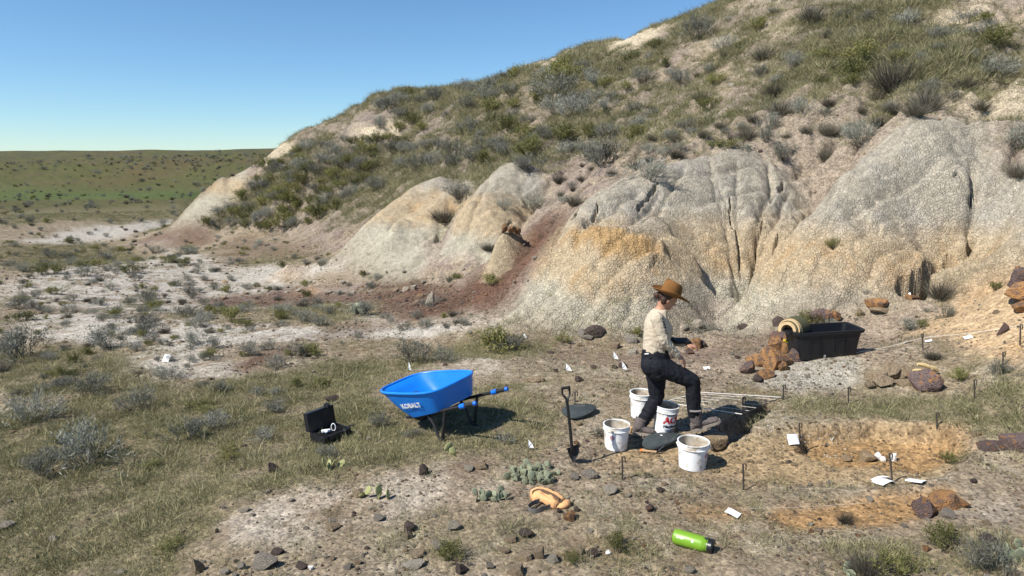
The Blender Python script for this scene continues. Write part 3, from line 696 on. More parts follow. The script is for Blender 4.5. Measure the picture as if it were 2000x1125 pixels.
def bush(kind, p, width, label, group=None, tall=1.0, k=None):
    """ one plant; width in metres """
    R = random
    o = bpy.data.objects.new(NAMES[kind], BUSH[kind][R.randrange(4) if k is None else k]); link(o)
    o.location = (p[0], p[1], p[2] - .02 * width); s = width / 1.35
    o.rotation_euler = (R.uniform(-.1, .1), R.uniform(-.1, .1), R.uniform(0, 6.28)); o.scale = (s * R.uniform(.9, 1.1), s * R.uniform(.9, 1.1), s * tall * R.uniform(.85, 1.1))
    tag(o, label, 'bush', group); placed.append((p[0], p[1], width * .5)); return o
def bush_px(kind, px, py, wpx, label, group=None, tall=1.0, k=None):
    p = spot(px, py); dep = p[1] * _c - (p[2] - CAM_H) * _s
    return bush(kind, p, wpx * dep / FPX, label, group, tall, k)
# plants one can point at, on the plain
B_ = bush_px
B_('sage', 48, 700, 135, 'wide grey sagebrush cut by the left edge of the picture, on pale flat'); B_('sage', 215, 675, 115, 'low grey sagebrush beside the pale track, right of the widest flat bush', tall=.7)
B_('sage', 62, 822, 110, 'grey-blue sagebrush near the left edge, above the large dark clump'); B_('sage', 175, 905, 150, 'largest dark green sagebrush in the grassy left foreground', tall=1.0, k=2)
B_('sage', 85, 925, 95, 'smaller dark sagebrush touching the lower left side of the largest clump'); B_('sage', 365, 862, 80, 'pale silvery upright sagebrush in the grass left of the black case', tall=1.3)
B_('sage', 425, 838, 75, 'grey twiggy sagebrush just right of the silvery upright one'); B_('sage', 275, 800, 85, 'small grey sagebrush in grass above the silvery upright one')
B_('sage', 535, 805, 62, 'rounded dark grey sagebrush up-left of the black case'); B_('sage', 545, 718, 60, 'grey-green bush next to the small red earth patch')
B_('sage', 265, 632, 70, 'dark low bush on the edge of the pale track', tall=.6); B_('scrub', 305, 608, 60, 'dull green bush on the mottled salt flat', tall=.7)
B_('sage', 815, 708, 85, 'pale blue-grey sagebrush behind the wheelbarrow tray'); B_('sage', 870, 706, 60, 'grey sagebrush just right of the pale blue-grey one behind the wheelbarrow')
B_('scrub', 965, 685, 120, 'broad grey-green scrub at the foot of the pale clay apron', tall=.8); B_('sage', 1010, 684, 70, 'small scrub bush below the white pin flag at the clay apron')
B_('sage', 590, 628, 50, 'round grey bush beside the reddish wash'); B_('sage', 700, 618, 60, 'grey-green bush behind the prickly pear on the plain')
B_('sage', 330, 740, 80, 'flat greyish bush between the pale bare strips', tall=.6); B_('sage', 170, 770, 90, 'faded sagebrush in the grass below the pale track')
B_('sage', 640, 895, 62, 'pale silver-leaved bush directly below the black case', tall=.8); B_('sage', 745, 835, 55, 'light grey bush right of the black case')
B_('sage', 812, 852, 60, 'pale grey bush growing under the front of the wheelbarrow', tall=.5); B_('sage', 985, 862, 48, 'small silvery plant in the shadow edge of the wheelbarrow', tall=.7)
B_('spiky', 1690, 1122, 110, 'dark leaning twiggy bush at the bottom edge, lower right', tall=1.0); B_('scrub', 1750, 1118, 100, 'dark green leafy bush at the bottom edge, lower right')
B_('scrub', 1850, 1068, 95, 'olive bush beside the brown boulder at lower right'); B_('sage', 1950, 1122, 130, 'large grey-green bush in the bottom right corner')
B_('spiky', 1650, 1022, 50, 'small dry tuft on the orange dug soil'); B_('scrub', 1848, 905, 48, 'bright green sprig at the back edge of the dig')
B_('spiky', 1822, 702, 48, 'small dry weed at the foot of a stake behind the yellow roots'); B_('spiky', 1835, 582, 75, 'dry brown bush at the foot of the dark slot')
B_('sage', 1945, 735, 62, 'small grey bush near the stakes on the right slope'); B_('scrub', 1880, 745, 55, 'green grassy clump right of the striped boulder')
B_('scrub', 1205, 1075, 62, 'green tuft left of the green bottle'); B_('scrub', 890, 1090, 75, 'yellow-green tuft among the flat stones at the bottom')
B_('scrub', 1125, 1098, 55, 'dull green tuft next to the lichen-spotted stone', tall=.7); B_('scrub', 1250, 655, 34, 'tiny green plant behind the walker at the clay foot')
B_('scrub', 1105, 668, 40, 'green weeds at the left of the dark hollow in the clay'); B_('scrub', 340, 1075, 70, 'dark low tuft in the lower left grass', tall=.5)
B_('sage', 1170, 850, 50, 'pale weedy plant between shovel and bucket', tall=.6)
# plants one can point at, on the hillside
B_('spiky', 1745, 180, 135, 'largest dark spiky bush high on the right slope', tall=1.1); B_('spiky', 1810, 212, 90, 'dry bush below the largest dark spiky one')
B_('sage', 1685, 282, 85, 'grey-blue spiky bush on the rim above the right clay lobe', tall=1.0); B_('spiky', 1612, 312, 62, 'dry greyish bush left of the grey-blue one on the rim')
B_('sage', 1528, 312, 70, 'grey bush at the head of the middle gully'); B_('sage', 1985, 290, 85, 'grey bush cut by the right edge above the clay')
B_('spiky', 1985, 345, 70, 'dark bush cut by the right edge beside the clay crack'); B_('spiky', 1715, 200, 60, 'reddish dark stems under the largest spiky bush')
B_('sage', 1185, 325, 120, 'wide grey sagebrush on the brow of the middle clay lobe'); B_('sage', 1265, 350, 95, 'grey sagebrush right of the wide one on the middle brow')
B_('sage', 1125, 230, 85, 'dark blue-grey sagebrush in the middle of the upper slope'); B_('sage', 1090, 192, 105, 'grey sagebrush above the dark blue-grey one on the upper slope')
B_('sage', 905, 390, 75, 'dark bush at the top of the fourth clay lobe'); B_('spiky', 865, 432, 70, 'dark bush halfway down between the far clay lobes')
B_('sage', 1040, 418, 85, 'dark grey bush in the head of the red scree gully'); B_('sage', 985, 410, 50, 'small bush left of the gully head above the rock-capped column')
B_('sage', 950, 185, 70, 'round bush just below the skyline of the far crest'); B_('sage', 1360, 75, 80, 'grey bush close to the skyline at the yellow cut')
B_('spiky', 1585, 45, 75, 'grey dry bush near the top edge'); B_('sage', 1545, 135, 60, 'pale silver bush on the upper right slope')
B_('sage', 1062, 272, 55, 'silver-blue bush on the edge of a bare rill'); B_('scrub', 1410, 292, 80, 'low olive bush above the middle clay lobe', tall=.6)
B_('spiky', 955, 490, 40, 'small dark bush beside the rock-capped column'); B_('sage', 735, 372, 60, 'grey bush on the brow above the far lobes')
B_('sage', 1775, 55, 70, 'pale grey bush near the top right'); B_('sage', 1330, 165, 60, 'grey tuft below the pale cut on the upper slope')
# repeats: each is told by its look and by the nearest thing one can find
MARKS = [(1745,140,'the largest spiky bush'),(1810,200,'the dry bush below the largest spiky one'),(1685,260,'the grey-blue bush on the rim'),(1530,300,'the middle gully head'),(1985,280,'the bush cut by the right edge'),
 (1190,310,'the wide bush on the middle clay brow'),(1410,285,'the low olive bush above the clay'),(1120,215,'the dark blue-grey bush'),(1090,180,'the grey bush above the blue-grey one'),(950,178,'the round bush below the skyline'),(1360,62,'the grey bush at the yellow cut'),
 (1240,75,'the yellow cut on the skyline'),(1445,75,'the pale ledge near the top'),(1585,35,'the dry bush at the top edge'),(1545,130,'the pale silver bush'),(1062,265,'the silver-blue bush'),(735,250,'the pale banded outcrop'),(690,215,'the far crest corner'),(735,365,'the far brow bush'),
 (905,380,'the bush on the fourth lobe'),(1040,408,'the scree gully head'),(545,300,'the pale slip under the crest'),(455,345,'the top of the far clay mound'),(340,440,'the foot of the far clay mound'),(600,440,'the brown bank below the thicket'),(1850,30,'the pale patch at the top right'),(1900,215,'the ragged dark bank'),
 (1270,340,'the right bush on the middle clay brow'),(1780,45,'the pale grey bush at the top right'),(1330,160,'the grey tuft below the pale cut'),(840,168,'the far skyline'),(1000,140,'the middle skyline'),(650,330,'the middle of the thicket'),(480,390,'the left flank of the thicket'),
 (48,690,'the widest bush at the left edge'),(215,665,'the low bush by the pale track'),(265,630,'the dark low bush by the track'),(305,600,'the dull green bush on the flat'),(563,535,'the larger spoil heap'),(605,568,'the smaller spoil heap'),(842,585,'the cream standing stone'),(590,620,'the round bush by the wash'),(410,490,'the reddish bare strip'),
 (60,300,'the left end of the far ridge'),(250,300,'the middle of the far ridge top'),(430,300,'the right end of the far ridge'),(120,360,'the green band below the far ridge'),(400,360,'the green band beside the far clay mound'),(280,395,'the low bank before the green band'),(250,450,'the far white pan'),(660,555,'the stone-strewn purple patch'),(800,560,'the cluster of stones by the standing stone'),(930,560,'the red scree slope'),(480,575,'the left tail of the red scree'),(1105,722,'the pin flag behind the shovel'),(1198,700,'the pin flag by the walker'),(650,775,'the dark clod by the case'),(60,470,'the far left edge'),(700,608,'the far prickly pear'),(175,885,'the largest dark clump'),(365,845,'the silvery upright bush'),(425,830,'the twiggy bush'),(275,790,'the bush above the silvery one'),(535,795,'the rounded bush by the case'),(635,840,'the black case'),(530,915,'the lone brown rock'),(330,735,'the flat greyish bush'),(760,740,'the wheelbarrow'),(120,530,'the grassy far flat')]
LOOK = {'pale': 'pale stone', 'tan': 'tan stone', 'rust': 'rust stone', 'grey': 'grey stone', 'dark': 'dark reddish stone', 'sage': 'grey-leaved sagebrush', 'scrub': 'green leafy shrub', 'spiky': 'brown spiky bush'}
seen = {}
ORD = ['largest ', 'second largest ', 'third largest ', 'fourth largest ', 'fifth largest ', 'sixth largest ', 'seventh largest ', 'eighth largest ', 'ninth largest ']
def describe(items, group, where):
    """ label: size, look, direction from the nearest landmark in the picture """
    for o, kind, wd in items:
        px, py = project(*o.location); b = min(MARKS, key=lambda m: (m[0]-px)**2 + (1.4*(m[1]-py))**2); dx, dy = px - b[0], (py - b[1]) * 1.4; dd = math.hypot(dx, dy)
        side = ('right of' if dx > 0 else 'left of') if abs(dx) > 1.6 * abs(dy) else (('below' if dy > 0 else 'above') if abs(dy) > 1.6 * abs(dx) else (('below and ' if dy > 0 else 'above and ') + ('right of' if dx > 0 else 'left of')))
        far = 'close ' if dd < 28 else ('' if dd < 75 else 'well ')
        seen.setdefault((far + side, b[2], kind), []).append((wd, o))
def name_all():
    for (side, mark, kind), L in seen.items():
        L.sort(key=lambda q: -q[0])
        for i, (wd, o) in enumerate(L):
            size = '' if len(L) == 1 else ('larger ', 'smaller ')[i] if len(L) == 2 else ('smallest ' if i == len(L) - 1 else ORD[min(i, 8)])
            o['label'] = f'{size}{LOOK[kind]} {side} {mark}'
def scatter(n, px_poly, kinds, w, label, group, minr=0.7, tall=(.8, 1.1), seed=0, skip=None):
    R = np.random.default_rng(seed); P = np.array(px_poly, float); lo, hi = P.min(0), P.max(0); c = 0; tries = 0; items = []
    while c < n and tries < n * 40:
        tries += 1
        q = R.uniform(lo, hi)
        if poly_sd(np.array([q[0]]), np.array([q[1]]), P)[0] < 0: continue
        p = spot(*q); wd = R.uniform(*w)
        if R.uniform() < float(sample(BARE, p[0], p[1])) or R.uniform() < .8 * float(sample(WHITE, p[0], p[1])) : continue
        if any((p[0] - a) ** 2 + (p[1] - b) ** 2 < (minr * (wd * .5 + r_)) ** 2 for a, b, r_ in placed): continue
        kind = kinds[R.integers(len(kinds))]; items.append((bush(kind, p, wd, label, group, R.uniform(*tall)), kind, wd)); c += 1
    describe(items, group, label)
scatter(115, [(350,440),(480,380),(560,290),(700,270),(800,280),(720,360),(640,430),(560,450)], ['scrub','scrub','sage'], (.9, 1.7), 'x', 'shrubs in the thicket at the hill end', .30, seed=1)
scatter(72, [(700,260),(760,195),(1000,150),(1180,110),(1200,290),(1060,340),(860,345),(760,330)], ['sage','sage','sage','scrub'], (.9, 1.9), 'x', 'sagebrush on the middle upper slope', .6, seed=2)
scatter(60, [(1180,120),(1430,30),(1700,10),(1980,10),(1980,150),(1700,200),(1400,260),(1210,290)], ['sage','sage','spiky','scrub'], (.5, 1.3), 'x', 'brush on the upper right slope', .7, seed=3)
scatter(46, [(1060,340),(1200,290),(1560,220),(1900,170),(1980,220),(1640,320),(1330,325),(1080,420)], ['spiky','sage'], (.35, .9), 'x', 'dry bushes on the eroded bank', .8, seed=4)
scatter(20, [(0,460),(330,470),(430,510),(300,540),(0,560)], ['sage','scrub'], (.7, 1.5), 'x', 'bushes on the far flat', .8, (.5, .8), seed=5)
scatter(38, [(0,560),(420,540),(700,600),(640,640),(300,660),(0,640)], ['sage','sage','scrub'], (.35, .75), 'x', 'bushes on the salt flat', .9, (.5, .9), seed=6)
scatter(16, [(0,740),(300,720),(700,760),(560,860),(300,960),(0,880)], ['sage','scrub'], (.25, .5), 'x', 'sage tufts in the foreground grass', .9, (.6, .9), seed=7)
for i in range(22):                                               # dots along the far prairie ridge
    R = random; x = R.uniform(-125, -25); y = R.uniform(112, 172); p = (x, y, float(ground(x, y)))
    w_ = R.uniform(1.0, 2.2); describe([(bush('sage', p, w_, 'dark sage clump dotting the far prairie ridge', 'clumps on the far ridge', .7), 'sage', w_)], '', '')
for i in range(7):
    R = random; x = R.uniform(-66, -18); y = R.uniform(64, 84); p = (x, y, float(ground(x, y)))
    w_ = R.uniform(.9, 1.6); describe([(bush('sage', p, w_, 'grey bush on the far flat before the prairie ridge', 'bushes before the far ridge', .6), 'sage', w_)], '', '')

# ---- grass and small litter: scattered as one mass each
def scatter_mass(name, P, rot, scl, idx, sources, label=None):
    me = bpy.data.meshes.new(name); me.vertices.add(len(P)); me.vertices.foreach_set('co', np.asarray(P, np.float32).ravel())
    for nm, ty, d in (('rot', 'FLOAT_VECTOR', rot), ('scl', 'FLOAT', scl), ('idx', 'INT', idx)):
        a = me.attributes.new(nm, ty, 'POINT'); a.data.foreach_set('vector' if ty == 'FLOAT_VECTOR' else 'value', np.asarray(d, np.int32 if ty == 'INT' else np.float32).ravel())
    me.update()
    src = bpy.data.collections.new(name + '_kinds')
    for i, s in enumerate(sources):
        o = bpy.data.objects.new(f'{name}_kind_{i:02d}', s); src.objects.link(o)
    ng = bpy.data.node_groups.new(name + '_scatter', 'GeometryNodeTree')
    ng.interface.new_socket('Geometry', in_out='INPUT', socket_type='NodeSocketGeometry'); ng.interface.new_socket('Geometry', in_out='OUTPUT', socket_type='NodeSocketGeometry')
    N_ = ng.nodes; L_ = ng.links; gi = N_.new('NodeGroupInput'); go = N_.new('NodeGroupOutput'); ip = N_.new('GeometryNodeInstanceOnPoints')
    ci = N_.new('GeometryNodeCollectionInfo'); ci.inputs['Collection'].default_value = src; ci.inputs['Separate Children'].default_value = True; ci.inputs['Reset Children'].default_value = True
    def na(nm, ty):
        q = N_.new('GeometryNodeInputNamedAttribute'); q.data_type = ty; q.inputs['Name'].default_value = nm; return next(s for s in q.outputs if s.enabled and s.name == 'Attribute')
    L_.new(gi.outputs[0], ip.inputs['Points']); L_.new(ci.outputs[0], ip.inputs['Instance']); ip.inputs['Pick Instance'].default_value = True
    L_.new(na('idx', 'INT'), ip.inputs['Instance Index']); L_.new(na('rot', 'FLOAT_VECTOR'), ip.inputs['Rotation']); L_.new(na('scl', 'FLOAT'), ip.inputs['Scale'])
    L_.new(ip.outputs[0], go.inputs[0])
    o = mk(name, me); o.modifiers.new('scatter', 'NODES').node_group = ng; o['kind'] = 'stuff'
    return o
def tuft_mesh(name, seed, m, h, rad, mat, w=(.003, .006)):
    R = np.random.default_rng(seed); a = R.uniform(0, 6.28, m); q = R.uniform(0, 1, m) ** .5
    b = np.stack([np.cos(a) * q * rad, np.sin(a) * q * rad, np.full(m, -.01)], 1)
    D = np.stack([np.cos(a) * q * .8, np.sin(a) * q * .8, R.uniform(.45, 1.1, m)], 1) + R.normal(size=(m, 3)) * .35; D[:, 2] = np.abs(D[:, 2]) + .1
    V, F, A = blades(b, D, R.uniform(.4, 1.0, m) * h, R.uniform(*w, m), .5, R.uniform(0, 1, m), 2, R)
    return mesh_np(name, V, F, mat, True, {'leaf': ('FLOAT', A)})
def scrub_mass():
    w = (np.abs(GX) < GY * .85 + 2) * (RAD > 12.5) * (RAD < 175) * (1 - HM) * _dr0 * np.where(RAD < 60, (14 / RAD) ** 1.1, 2.6 * (14 / RAD) ** 1.1 * (.12 + sstep(125, 160, GY)))
    w = w * np.clip(.25 + .8 * N(.35, 161) + .5 * N(1.2, 163), .0, 1) * (1 - .95 * RED)
    n = 4000; x, y, z, R = pick(w, n, 317); r = np.hypot(x, y)
    scl = np.where(r < 60, R.uniform(.08, .28, n) * (1 + r / 90), R.uniform(.25, .65, n)) * np.exp(R.normal(size=n) * .2)
    idx = R.choice(12, n, p=[.15] * 4 + [.06] * 4 + [.04] * 4)
    return scatter_mass('low_scrub', np.stack([x, y, z - .02], 1), np.stack([R.normal(size=n) * .1, R.normal(size=n) * .1, R.uniform(0, 6.28, n)], 1), scl, idx, BUSH['sage'] + BUSH['scrub'] + BUSH['spiky'])
TUFTS = [tuft_mesh('tuft', 200 + i, 40, .050 + .012 * (i % 3), .12, GRS, (.0025, .0045)) for i in range(6)] + [tuft_mesh('tuft_tall', 220 + i, 22, .20, .06, GRS) for i in range(2)]
def pick(weight, n, seed):
    """ n spots drawn from the terrain cells in proportion to weight """
    R = np.random.default_rng(seed); w = weight[:-1, :-1].ravel().clip(0); cs = np.cumsum(w); k = np.searchsorted(cs, R.uniform(0, cs[-1], n))
    j, i = k // (na - 1), k % (na - 1); fj, fi = R.uniform(size=n), R.uniform(size=n)
    r = np.exp(np.log(RR[j]) * (1 - fj) + np.log(RR[np.minimum(j + 1, nr - 1)]) * fj); a = TH[i] * (1 - fi) + TH[i + 1] * fi
    x, y = r * np.sin(a), r * np.cos(a)
    return x, y, ground(x, y), R
_dr0 = np.gradient(RR)[:, None] * RR[:, None]
_view = (np.abs(GX) < GY * .85 + 2.0) & (RAD < 75)
_dr = np.gradient(RR)[:, None] * RR[:, None]
_w = GRASSF ** 1.3 * _view * _dr * np.where(RAD < 14, 1.0, (14 / RAD) ** 1.35)
_w = _w + .22 * WHITE * sstep(.1, .4, N(1.1, 153)) * _view * _dr * (RAD > 11) * (14 / RAD) ** 1.2
_w = _w * (1 + .5 * HM) * np.where(FARW > .5, .15, 1)
n = 210000
x, y, z, R = pick(_w, n, 301); r = np.hypot(x, y)
rot = np.stack([R.normal(size=n) * .15, R.normal(size=n) * .15, R.uniform(0, 6.28, n)], 1)
hm = sample(HM, x, y)
scl = R.uniform(.55, 1.15, n) * (1 + np.clip(r - 9, 0, 40) * .022) * (1 + .55 * hm); scl *= .7 + .5 * sample(GRASSF, x, y)
idx = np.where(R.uniform(size=n) < .06 + .16 * hm, R.integers(6, 8, n), R.integers(0, 6, n))
scrub_mass()
n = len(x)
scatter_mass('grass', np.stack([x, y, z], 1), rot, scl, idx, TUFTS)
# ---------------------------------------------------------------- rocks and boulders
def rock_mat(name, a, b_, thr=(.42, .58), sc=3.0, bump=.05):
    return pmat(name, a, .85, .35, 9, bump, 14, 0, .25, b_, thr, sc, .12)
RM = {
 'rust':  rock_mat('rust_rock', (.42, .22, .09), (.20, .125, .085), (.44, .56), 2.2),
 'purple': rock_mat('purple_rock', (.155, .110, .10), (.34, .165, .06), (.52, .62), 2.2),
 'dark':  rock_mat('dark_rock', (.105, .078, .068), (.18, .13, .10), (.5, .65), 4),
 'tan':   rock_mat('tan_rock', (.38, .29, .19), (.25, .18, .115), (.48, .66), 4),
 'pale':  rock_mat('pale_rock', (.43, .375, .29), (.31, .26, .20), (.5, .66), 4),
 'grey':  rock_mat('grey_rock', (.28, .245, .20), (.36, .30, .23), (.5, .66), 4),
 'earth': rock_mat('earth_clod', (.34, .25, .15), (.28, .20, .12), (.48, .64), 5, .03),
 'lichen': rock_mat('lichen_rock', (.30, .25, .18), (.50, .25, .03), (.55, .6), 5),
 'bone':  rock_mat('bone_white', (.72, .70, .66), (.55, .50, .42), (.56, .7), 6, .01),
}
def rock_base(seed, sub=4, flat=1.0, facets=9, rough=.07):
    R = np.random.default_rng(seed); bm = bmesh.new(); bmesh.ops.create_icosphere(bm, subdivisions=sub, radius=1.0)
    V = np.array([v.co[:] for v in bm.verts]); F = np.array([[v.index for v in f.verts] for f in bm.faces]); bm.free()
    for k in range(facets):                                     # cleave flat faces
        d = R.normal(size=3); d /= np.linalg.norm(d); h = R.uniform(.42, .84); q = V @ d
        V = V - np.maximum(q - h, 0)[:, None] * d[None] * .93
    r = np.linalg.norm(V, axis=1, keepdims=True); U = V / r
    nz = fbm(U[:, 0] * 1.7 + U[:, 2] * 1.1 + seed, U[:, 1] * 1.7 - U[:, 2] * .9, 5, seed)[:, None]
    nz2 = fbm(V[:, 0] * 4 + V[:, 2] * 3.1, V[:, 1] * 4 - V[:, 2] * 2.7, 3, seed + 5)[:, None]
    V = V * (1 + .10 * nz + rough * nz2); V[:, 2] *= flat
    return V, F
ROCKV = [rock_base(500 + i, 4, 1.0, 16 + i % 5, .06) for i in range(8)]
_rc = {}
def rock_mesh(v, m):
    if (v, m) not in _rc: _rc[(v, m)] = mesh_np(f'{m}_stone', ROCKV[v][0], ROCKV[v][1], RM[m], False)
    return _rc[(v, m)]
def rock_at(p, size, m, label, name='rock', cat='rock', group=None, rot=None, sink=.3, v=None):
    R = random; o = bpy.data.objects.new(name, rock_mesh(R.randrange(8) if v is None else v, m)); link(o)
    o.scale = (size[0] * .56, size[1] * .56, size[2] * .62); o.rotation_euler = rot if rot else (R.uniform(-.15, .15), R.uniform(-.15, .15), R.uniform(-.5, .5))
    o.location = (p[0], p[1], p[2] + size[2] * (.5 - sink)); return tag(o, label, cat, group)
def rock(px, py, w, h, m, label, name='rock', group=None, depth=None, rot=None, sink=.28, v=None, lift=0):
    """ w, h: width and height seen, in pixels; (px,py): middle of its foot """
    p = spot(px, py); dep = p[1] * _c - (p[2] - CAM_H) * _s; k = dep / FPX
    p[2] += lift * k
    return rock_at(p, (w * k, (depth if depth else w * .8) * k, h * k * 1.25), m, label, name, 'boulder' if w > 60 else 'rock', group, rot, sink, v)
# the rust-coloured pile left of the black tote
rock(1512, 718, 64, 50, 'rust', 'biggest rust-orange boulder of the pile left of the black tote, with a dark hole', 'boulder', v=1)
rock(1480, 712, 50, 30, 'rust', 'low orange boulder at the left side of the rust pile', v=2); rock(1462, 728, 36, 24, 'purple', 'wedge of purple and orange rock propped at the left end of the rust pile', rot=(.1, -.5, .2), v=3)
rock(1540, 690, 46, 38, 'rust', 'brown boulder at the back top of the rust pile', lift=8, v=4); rock(1554, 704, 40, 34, 'purple', 'purplish boulder of the rust pile touching the tote foot', v=5)
rock(1530, 722, 30, 24, 'rust', 'small rust block at the front of the pile', v=6); rock(1496, 736, 40, 18, 'rust', 'flat orange slab lying at the lowest edge of the rust pile', v=7)
rock(1528, 662, 46, 16, 'purple', 'flat purple-orange slab behind the rust pile, under the rolled mat', v=0); rock(1516, 690, 30, 26, 'rust', 'angular orange block on top of the rust pile', lift=10, v=0)
rock(1520, 633, 24, 18, 'dark', 'small dark grey rock left of the rolled mat'); rock(1480, 745, 26, 15, 'dark', 'small dark stone below the rust pile'); rock(1452, 640, 24, 10, 'dark', 'dark flat stone on the path behind the walker')
# along the foot of the right lobe
rock(1600, 625, 52, 34, 'purple', 'big purple-grey rock behind the tote, split on its right', v=2); rock(1629, 624, 36, 26, 'rust', 'bright orange rock against the split purple one', v=6)
rock(1712, 600, 46, 20, 'rust', 'yellow-orange rock with dark underside at the clay foot', v=3); rock(1720, 607, 44, 12, 'tan', 'low pinkish slab below the yellow-orange rock')
rock(1775, 586, 44, 16, 'rust', 'reddish rock under the propped white tag', v=1); rock(1680, 615, 16, 14, 'tan', 'small tan knob right of the tote rim')
# right edge
rock(1998, 566, 70, 34, 'purple', 'purple-capped slab on top of the rock pillar at the right edge', 'boulder', v=4, lift=8, sink=.1); rock(1995, 588, 60, 34, 'rust', 'orange-brown block in the middle of the rock pillar at the right edge', v=5, lift=6, sink=.1)
rock(1998, 606, 52, 26, 'rust', 'lowest rust block of the rock pillar at the right edge', v=6); rock(1958, 650, 18, 24, 'purple', 'small pointed brown rock stuck in the sandy bank under the string', rot=(0, .5, .3))
rock(1995, 876, 80, 34, 'purple', 'large dark purple slab cut by the right edge beside the grass', 'boulder', v=3); rock(1940, 872, 60, 14, 'purple', 'low dark slab left of the large purple one at the right edge')
# striped boulder and root mound
rock(1806, 758, 64, 54, 'purple', 'orange and dark striped boulder standing in grass on the right', 'boulder', v=2); 
for i, (px, py, w, h) in enumerate([(1712, 745, 44, 26), (1742, 738, 40, 32), (1728, 752, 46, 20), (1762, 735, 36, 28), (1700, 756, 30, 16), (1765, 752, 34, 18)]):
    rock(px, py, w, h, 'tan', ['tan crust block at the left of the broken mound', 'tallest tan block of the broken mound', 'tan slab with dark crack at the front of the mound', 'tan block at the right of the mound beside the roots', 'crumbled tan lump at the mound foot', 'tan lump between mound and striped boulder'][i])
# the fossil block in the dig and lower right
rock(1692, 898, 44, 20, 'earth', 'brown fossil block exposed in the dig', v=4); rock(1655, 900, 22, 12, 'earth', 'small brown clod left of the exposed fossil block')
rock(1808, 1008, 56, 44, 'purple', 'purple-brown boulder in front of the orange dug strip', 'boulder', v=1); rock(1840, 992, 70, 44, 'rust', 'brown boulder behind the purple-brown one on the orange strip', 'boulder', v=5)
rock(1876, 988, 40, 18, 'rust', 'small orange lump at the right end of the orange strip'); rock(1850, 1008, 44, 16, 'grey', 'grey flat stone between the two strip boulders')
rock(1902, 942, 18, 11, 'dark', 'small dark stone on bare ground at the right'); rock(1935, 1060, 44, 20, 'dark', 'dark stone beside the bottom right bush'); rock(1810, 1075, 20, 12, 'rust', 'small orange stone by the olive bush')
# earth pedestal under the front boot
rock(1398, 872, 66, 27, 'earth', 'earth pedestal beside the pit under the walker\'s front boot', 'earth_clod', v=3, sink=.2)
# foot of the pale clay
rock(1165, 656, 46, 30, 'dark', 'dark round rock in the hollow at the clay foot', v=6); rock(1140, 655, 34, 16, 'grey', 'grey flat rock left of the dark hollow rock'); rock(1150, 662, 26, 12, 'grey', 'small grey stone in front of the dark hollow rock')
rock(1232, 668, 32, 22, 'grey', 'pale grey rock just behind the walker\'s back', v=2); rock(1200, 680, 26, 15, 'tan', 'flat pale slab behind the walker, left of the grey rock'); rock(1236, 692, 26, 14, 'pale', 'pale flat slab touching the walker\'s hip line')
rock(1357, 680, 30, 26, 'rust', 'orange boulder with a dark spot just past the walker\'s tablet', v=5); rock(1374, 678, 18, 14, 'dark', 'dark stone right of the orange boulder'); rock(1346, 692, 18, 14, 'purple', 'purple stone below the orange boulder')
rock(1338, 644, 16, 14, 'pale', 'white little block against the gully wall'); rock(1362, 636, 30, 16, 'pale', 'pale clod in the gully mouth'); rock(1310, 700, 18, 10, 'dark', 'dark stone by the walker\'s hand')
# around the scree
st = rock(842, 597, 34, 34, 'pale', 'pointed cream standing stone on the red scree', 'standing_stone', depth=24, rot=(0, .08, .3), v=3)
_sv = ROCKV[3][0].copy(); _k = np.clip((_sv[:, 2] + .75) / 1.6, 0, 1); _sv[:, :2] *= (1 - .85 * _k)[:, None]; st.data = mesh_np('standing_stone', _sv, ROCKV[3][1], RM['pale'], False)
for i, (px, py, w, h, m) in enumerate([(668, 555, 18, 9, 'pale'), (645, 572, 14, 8, 'pale'), (690, 574, 18, 8, 'pale'), (775, 570, 14, 9, 'tan'), (793, 568, 16, 10, 'pale'), (808, 566, 14, 12, 'pale'), (826, 552, 16, 7, 'pale'), (790, 532, 10, 6, 'pale'),
                                  (845, 545, 10, 5, 'pale'), (823, 582, 10, 8, 'tan'), (926, 572, 10, 6, 'pale'), (950, 576, 10, 5, 'rust'), (815, 591, 12, 7, 'tan'), (880, 545, 8, 5, 'grey'), (905, 527, 9, 6, 'pale'), (560, 572, 12, 6, 'pale'), (585, 569, 12, 6, 'pale'), (520, 570, 12, 6, 'pale'), (480, 575, 14, 6, 'tan'), (440, 583, 14, 6, 'tan')]):
    describe([(rock(px, py, w, h, m, 'x', group='pale stones on the scree'), m, w)], '', '')
for px, py, w, h in [(1000, 462, 24, 18), (986, 458, 16, 14), (1012, 464, 18, 16)]:
    rock(px, py, w, h, 'rust', {1000: 'middle rust lump capping the clay column', 986: 'orange lump at the left of the clay column cap', 1012: 'dark rust lump at the right of the clay column cap'}[px], 'cap_rock', lift=4, sink=.05)
# grassy foreground
rock(531, 922, 24, 22, 'dark', 'dark brown rock alone in the grass at the left', v=1); rock(828, 926, 26, 22, 'dark', 'dark purple rock at the edge of the pale bare patch', v=4); rock(424, 1040, 10, 9, 'dark', 'tiny black stone on the bare patch at lower left')
rock(940, 912, 36, 10, 'tan', 'flat tan slab amid the small rusty patch'); rock(915, 916, 26, 10, 'pale', 'pale flake left of the rusty patch'); rock(1045, 745, 40, 16, 'tan', 'tan slab lying behind the shovel handle', v=2)
rock(700, 968, 26, 22, 'tan', 'tan lump half grown over with dead cactus'); rock(1114, 1014, 30, 24, 'rust', 'reddish-brown round rock in front of the orange bag', v=6); rock(1092, 1000, 14, 10, 'dark', 'small dark stone between orange bag and reddish rock')
rock(1128, 998, 14, 9, 'dark', 'small dark stone right of the orange bag'); rock(1270, 996, 24, 16, 'purple', 'purple splintered rock on the gravel left of the bottle'); rock(1150, 930, 40, 20, 'grey', 'grey lumpy rock beside the cactus', v=2)
